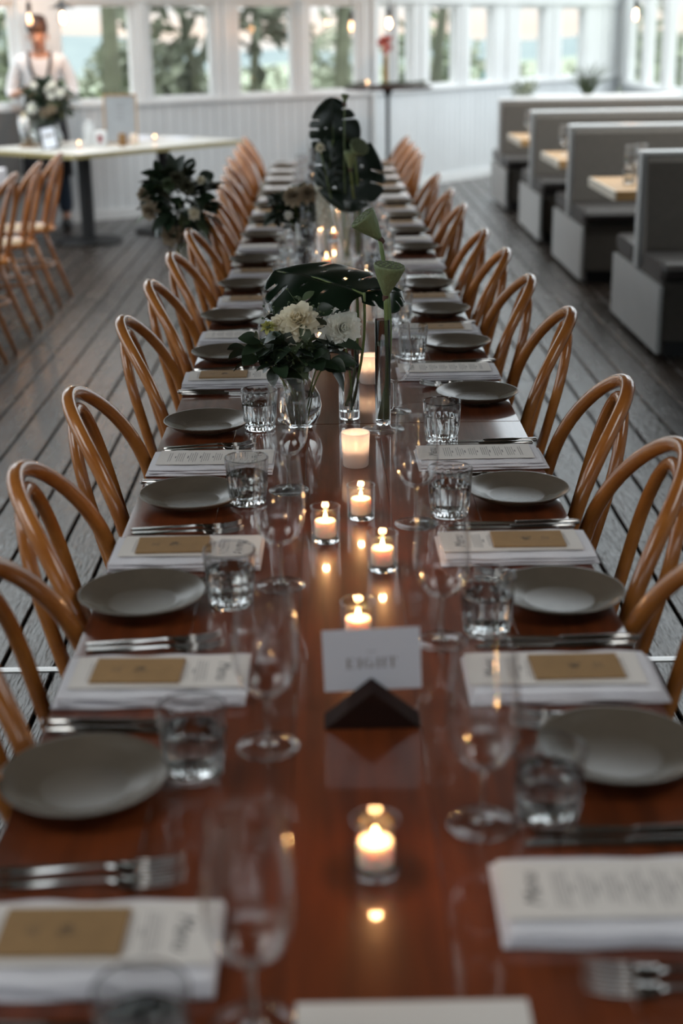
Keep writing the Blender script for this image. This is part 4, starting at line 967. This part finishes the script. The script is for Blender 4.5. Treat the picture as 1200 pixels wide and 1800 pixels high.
for i, y, items in ((1, 8.72, ((.16, -.05, 't'), (.20, .12, 'w'), (.28, .20, 'w'), (.62, .1, 'w'))), (2, 10.82, ((.12, .05, 'w'), (.22, .15, 'w'), (.50, .1, 'w'), (.60, .2, 'w'), (.80, .1, 'w'))), (3, 12.93, ((.14, 0, 'w'), (.22, .1, 'w'), (.72, .1, 'w'), (.80, .2, 'w'), (1.3, .1, 'w'), (1.38, .2, 'w')))):
    for k, (dx, dy, kd) in enumerate(items):
        lb = '%s on booth table %s, %s from aisle' % ('water tumbler' if kd == 't' else 'empty wine glass', TL[i], ORD[k])
        t = thing('tumbler' if kd == 't' else 'wine_glass', lb, 'glass', (1.64+dx, y+dy, .7103), 0, 'glasses on the booth tables')
        if kd == 't': link('glass_body', tum_me, t); link('water', wat_me, t)
        else: link('bowl', bowl_me, t); link('stem', stem_me, t); link('foot', foot_me, t)
# planter of grass behind the farthest booth
t = thing('grass_planter', 'green spiky grass in a white trough behind the farthest booth', 'plant', (2.62, 14.86, 0))
MB().bbox(-.55, .9, -.14, .14, 0, .98, .01).obj('trough', 'white_gloss', t)
rg = random.Random(77); m = MB()
for k in range(60):
    a = rg.uniform(0, 6.3); sp = rg.uniform(.05, .30); h = rg.uniform(.14, .34); m2 = [Vector((.03*math.cos(a), .03*math.sin(a), .97)), Vector((sp*.4*math.cos(a), sp*.25*math.sin(a), .97+h*.7)), Vector((sp*math.cos(a), sp*.6*math.sin(a), .97+h))]
    m.tube(m2, [.007, .006, .001], 4)
m.obj('grass_blades', 'leaf_mid', t, smooth=True)['kind'] = 'stuff'
t = thing('leafy_planter', 'pale leafy plant left of the spiky grass', 'plant', (1.98, 14.86, 0))
MB().bbox(-.08, .08, -.1, .1, 0, .97, .01).obj('pot', 'white_gloss', t)
m = MB(); foliage(m, (0, 0, 1.05), (.15, .1, .10), 120, .035, rg); m.obj('foliage', 'tree_pale', t)['kind'] = 'stuff'

# ------------------------------------------------------------ bar table near the corner
t = thing('bar_table', 'tall round bar table on a thin black post near the wall corner', 'table', (.585, 14.15, 0))
MB().lathe([(0, 1.085), (.41, 1.085), (.42, 1.09), (.42, 1.108), (.41, 1.112), (0, 1.112)], 48).obj('tabletop', 'dark_wood', t, smooth=True, angle=.5)
MB().lathe([(.018, .01), (.018, 1.02), (.05, 1.07), (.09, 1.085)], 14).obj('post', 'black_metal', t, smooth=True)
MB().lathe([(0, 0), (.22, 0), (.22, .01), (0, .016)], 30).obj('base_disc', 'black_metal', t, smooth=True, angle=.5)
t = thing('tall_flower_vase', 'tall vase with dusky pink flowers on the bar table', 'vase', (.565, 14.15, 1.1123))
MB().lathe([(0, 0), (.035, 0), (.03, .05), (.025, .26), (.03, .28), (.028, .28), (.022, .26), (0, .02)], 16).obj('vase_body', 'brass', t, smooth=True)
rg = random.Random(6)
bouquet('pink_flowers', 'dusky pink flowers rising from the vase on the bar table', (.565, 14.15, 1.46), (.07, .06, .11), 16, 16, [(rg.uniform(-.05, .05), -.03, rg.uniform(-.08, .12), .036, 'petal_pink') for _ in range(9)], stems=False)
for k, (x, y, lb) in enumerate(((.30, 14.02, 'dark greenery lying at the left of the bar table'), (.62, 13.95, 'dark greenery lying at the middle of the bar table'), (.82, 14.0, 'dark greenery lying at the right of the bar table'))):
    rg = random.Random(80+k); t = thing('greenery_bundle', lb, 'foliage', (x, y, 1.1123))
    for q in range(14):
        m = MB(); a = rg.uniform(-1, 1); leaf_mb(m, (rg.uniform(-.07, .07), rg.uniform(-.04, .04), .02), (rg.choice([-1, 1]), rg.uniform(-.4, .4), rg.uniform(.05, .6)), .09, .04, rg, (0, -.4, 1)); m.obj('leaf', 'leaf_dark', t, smooth=True)
candle(.385, 13.95, 'tiny lit candle among greenery on the bar table', False, .06, 1.1123)

# ------------------------------------------------------------ pendant bulbs
def pendant(x, y, z, label, shade=False, power=3, dim=False):
    t = thing('pendant_bulb', label, 'lamp', (x, y, z), 0, 'hanging filament bulbs')
    MB().tube([(0, 0, .12), (0, 0, 3.295-z)], .004, 6).obj('cord', 'black_metal', t)
    MB().lathe([(.016, .035), (.02, .05), (.02, .10), (.012, .12), (0, .122)], 14).obj('socket', 'black_metal', t, smooth=True)
    if shade: MB().lathe([(.022, .105), (.07, .075), (.11, .062), (.112, .060), (.07, .070), (.02, .098)], 24).obj('shade', 'black_metal', t, smooth=True)
    MB().lathe([(0, -.075), (.02, -.070), (.034, -.045), (.037, -.02), (.028, .012), (.016, .038)], 18).obj('bulb_glass', 'glass', t, smooth=True)
    MB().tube([(.010*math.cos(k*1.6), .010*math.sin(k*1.6), -.045+.006*k) for k in range(12)], .0016 if dim else .0028, 5).obj('filament', 'bulb_reflection_glow' if dim else 'filament', t)
    l = bpy.data.lights.new('bulb_light', 'POINT'); l.energy = power; l.color = (1, .48, .20); l.shadow_soft_size = .03
    o = bpy.data.objects.new('bulb_light', l); C.objects.link(o); o.parent = t; o.location = (0, 0, -.02)
pendant(-2.14, 12.30, 1.76, 'hanging filament bulb with black shade right of the waiter\'s head', True, 7)
pendant(-2.42, 12.35, 1.754, 'hanging filament bulb left of the waiter\'s head, upper one', False, 1.0, True)  # dim bulb added in place of a reflection in the window
pendant(-3.1, 15.4*.0+11.9, 1.70, 'hanging filament bulb outside the left edge', False, 1.0)
pendant(.575, 13.6, 1.69, 'hanging filament bulb above the pink flowers', False, 8)
pendant(.24, 14.0, 1.67, 'bulb-shaped stand-in for a window reflection, left of the pink flowers', False, 1.0, True)  # also a pane reflection, made as a dim bulb
pendant(2.889, 14.0, 1.741, 'hanging filament bulb above the farthest booth', False, 4)

# ------------------------------------------------------------ waiter
def skin_obj(name, verts, edges, radii, m, parent, root=0, sub=2):
    me = bpy.data.meshes.new(name); me.from_pydata(verts, edges, []); me.materials.append(M[m])
    o = link(name, me, parent); o.modifiers.new('skin', 'SKIN').use_smooth_shade = True
    for i, r_ in enumerate(radii):
        sv = me.skin_vertices[0].data[i] if me.skin_vertices else None
        if sv: sv.radius = r_ if isinstance(r_, tuple) else (r_, r_); sv.use_root = (i == root)
    s_ = o.modifiers.new('sub', 'SUBSURF'); s_.levels = sub; s_.render_levels = sub
    return o
def chain(spec):
    v, e, r = [], [], []
    for pts in spec:
        pv = None
        for p in pts:
            if isinstance(p, int): pv = p; continue
            v.append(p[0]); r.append(p[1]); i = len(v)-1
            if pv is not None: e.append((pv, i))
            pv = i
    return v, e, r
def ensure(o):
    if not o.data.skin_vertices:
        pass
pt = thing('person', 'waiter in white shirt, dark apron and jeans with bowed head, standing behind the desk', 'person', (-2.44, 12.78, 0), .12)
# figure faces -y; right arm at -x
spec = [
 [((0, 0, .98), (.15, .10)), ((0, -.005, 1.12), (.135, .095)), ((0, 0, 1.28), (.155, .105)), ((0, -.005, 1.41), (.13, .09)), ((0, -.025, 1.475), (.056, .056)), ((0, -.07, 1.53), (.056, .062)), ((0, -.105, 1.59), (.074, .085)), ((0, -.10, 1.655), (.076, .09)), ((0, -.07, 1.71), (.05, .06))],
 [0, ((-.10, 0, .90), (.088, .09)), ((-.11, -.01, .50), (.055, .06)), ((-.115, .02, .10), (.038, .04)), ((-.12, -.10, .045), (.036, .03)), ((-.12, -.16, .035), (.03, .022))],
 [0, ((.10, 0, .90), (.088, .09)), ((.11, -.02, .50), (.055, .06)), ((.125, .02, .10), (.038, .04)), ((.13, -.10, .045), (.036, .03)), ((.13, -.16, .035), (.03, .022))],
 [3, ((-.17, 0, 1.40), (.058, .058)), ((-.235, .01, 1.26), (.046, .046)), ((-.265, -.01, 1.12), (.040, .040)), ((-.20, -.17, 1.15), (.034, .034)), ((-.13, -.27, 1.17), (.024, .028)), ((-.10, -.32, 1.165), (.018, .034))],
 [3, ((.17, 0, 1.40), (.058, .058)), ((.235, .01, 1.26), (.046, .046)), ((.265, -.01, 1.12), (.040, .040)), ((.20, -.17, 1.14), (.034, .034)), ((.13, -.27, 1.15), (.024, .028)), ((.10, -.32, 1.145), (.018, .034))],
]
v, e, r = chain(spec)
# fingers on both hands, nose
hl = [i for i, p in enumerate(v) if abs(p[0]+.10) < 1e-6 and abs(p[1]+.32) < 1e-6][0]; hr = [i for i, p in enumerate(v) if abs(p[0]-.10) < 1e-6 and abs(p[1]+.32) < 1e-6][0]
for hi, s_ in ((hl, 1), (hr, -1)):
    b0 = v[hi]
    for k in range(4):
        z = b0[2]+.026-.017*k; L = (.9, 1, .95, .75)[k]
        ids = []
        for q, (dx, dy) in enumerate(((.012, -.012), (.028*L, -.035*L), (.048*L, -.048*L), (.066*L, -.045*L))):
            v.append((b0[0]+s_*dx, b0[1]+dy, z-.004*q)); r.append((.0085, .0085) if q < 3 else (.0065, .0065)); ids.append(len(v)-1)
        e.append((hi, ids[0])); e += list(zip(ids, ids[1:]))
    wv = hi-1; a = v[wv]; ids = []
    for q, (dx, dy, dz) in enumerate(((.012, -.03, .024), (.025, -.05, .04), (.04, -.062, .042))):
        v.append((a[0]+s_*dx, a[1]+dy, a[2]+dz)); r.append((.010-.0015*q,)*2); ids.append(len(v)-1)
    e.append((wv, ids[0])); e += list(zip(ids, ids[1:]))
v.append((0, -.20, 1.572)); r.append((.012, .014)); e.append((6, len(v)-1))
body = skin_obj('body', v, e, r, 'skin', pt)
# clothing follows the same skeleton
sv, se, sr = chain([[((0, 0, .94), (.158, .112)), ((0, -.005, 1.12), (.148, .108)), ((0, 0, 1.28), (.168, .118)), ((0, -.005, 1.41), (.142, .10)), ((0, -.03, 1.495), (.066, .066))],
 [3, ((-.175, 0, 1.40), (.068, .068)), ((-.24, .01, 1.26), (.058, .058)), ((-.268, -.01, 1.13), (.054, .054)), ((-.235, -.08, 1.13), (.050, .050))],
 [3, ((.175, 0, 1.40), (.068, .068)), ((.24, .01, 1.26), (.058, .058)), ((.268, -.01, 1.13), (.054, .054)), ((.215, -.13, 1.135), (.050, .050))]])
skin_obj('shirt', sv, se, sr, 'shirt', pt)
jv, je, jr = chain([[((0, 0, .98), (.152, .108)), ((0, 0, .90), (.150, .11))], [1, ((-.10, 0, .84), (.100, .102)), ((-.11, -.01, .50), (.072, .076)), ((-.115, .02, .11), (.062, .066))], [1, ((.10, 0, .84), (.100, .102)), ((.11, -.02, .50), (.072, .076)), ((.125, .02, .11), (.062, .066))]])
skin_obj('jeans', jv, je, jr, 'denim', pt)
# apron bib, skirt and straps
m = MB(); R = 10; rows = ((1.30, .10, .5), (1.16, .13, .7), (1.0, .172, 1.25), (.80, .185, 1.35), (.45, .20, 1.4))
for z, rd, aw in rows:
    for k in range(R+1):
        a = -PI/2-aw+2*aw*k/R; m.v.append((rd*1.05*math.cos(a), rd*.85*math.sin(a)-.012, z))
for i in range(len(rows)-1):
    for k in range(R): q = i*(R+1)+k; m.f.append((q, q+1, q+R+2, q+R+1)); m.m.append(0)
o = m.obj('apron', 'apron', pt, smooth=True); o.modifiers.new('t', 'SOLIDIFY').thickness = .006
for s_ in (-1, 1): MB().tube([(s_*.06, -.135, 1.28), (s_*.085, -.125, 1.38), (s_*.095, -.06, 1.475), (s_*.09, .03, 1.46), (s_*.06, .11, 1.33)], [.014]*5, 6).obj('apron_strap', 'apron', pt, smooth=True)
# hair, ears, eyes, mouth, collar, shoes
m = MB(); m.sphere((0, -.085, 1.675), (.090, .112, .092), 20, 12)
m.v = [(x*(1+.05*math.sin(z*90+x*60)), y, z if z > 1.63 or y > -.06 else 1.63+(z-1.63)*.15) for x, y, z in m.v]
m.obj('hair', 'hair', pt, smooth=True)
rg = random.Random(4); h = MB()
for k in range(60):
    a = rg.uniform(0, 6.28); ph = rg.uniform(0, 1.1); c_ = Vector((.085*math.sin(ph)*math.cos(a), -.085+.10*math.sin(ph)*math.sin(a), 1.68+.085*math.cos(ph)))
    h.tube([c_, c_+Vector((.012*math.cos(a), -.015+.01*math.sin(a), .012)), c_+Vector((.02*math.cos(a+1), -.03, .004))], [.008, .006, .002], 5)
h.obj('hair_tufts', 'hair', pt, smooth=True)['kind'] = 'stuff'
for s_ in (-1, 1):
    MB().sphere((s_*.082, -.085, 1.60), (.010, .018, .028), 8, 6).obj('ear', 'skin', pt, smooth=True)
    MB().sphere((s_*.030, -.178, 1.600), (.012, .010, .006), 8, 6).obj('eye', 'ink', pt, smooth=True)
    MB().tube([(s_*.014, -.186, 1.616), (s_*.03, -.186, 1.621), (s_*.048, -.176, 1.616)], .003, 5).obj('eyebrow', 'hair', pt, smooth=True)
    MB().tube([(s_*.012, -.088, 1.475), (s_*.05, -.06, 1.50), (s_*.068, .0, 1.512), (0, .045, 1.515)], .010, 6).obj('collar', 'shirt', pt, smooth=True)
    sx_ = -.12 if s_ < 0 else .13
    m = MB(); m.sphere((sx_, -.08, .045), (.048, .135, .05), 14, 8); m.v = [(x, y, max(.001, z)) for x, y, z in m.v]; m.obj('shoe', 'shoe', pt, smooth=True)
MB().tube([(-.022, -.172, 1.535), (0, -.178, 1.533), (.022, -.172, 1.535)], .004, 6).obj('mouth', 'red_label', pt, smooth=True)
for o in list(bpy.data.objects):
    if o.type == 'EMPTY' and o.get('label') is None and 'label' in o: del o['label']
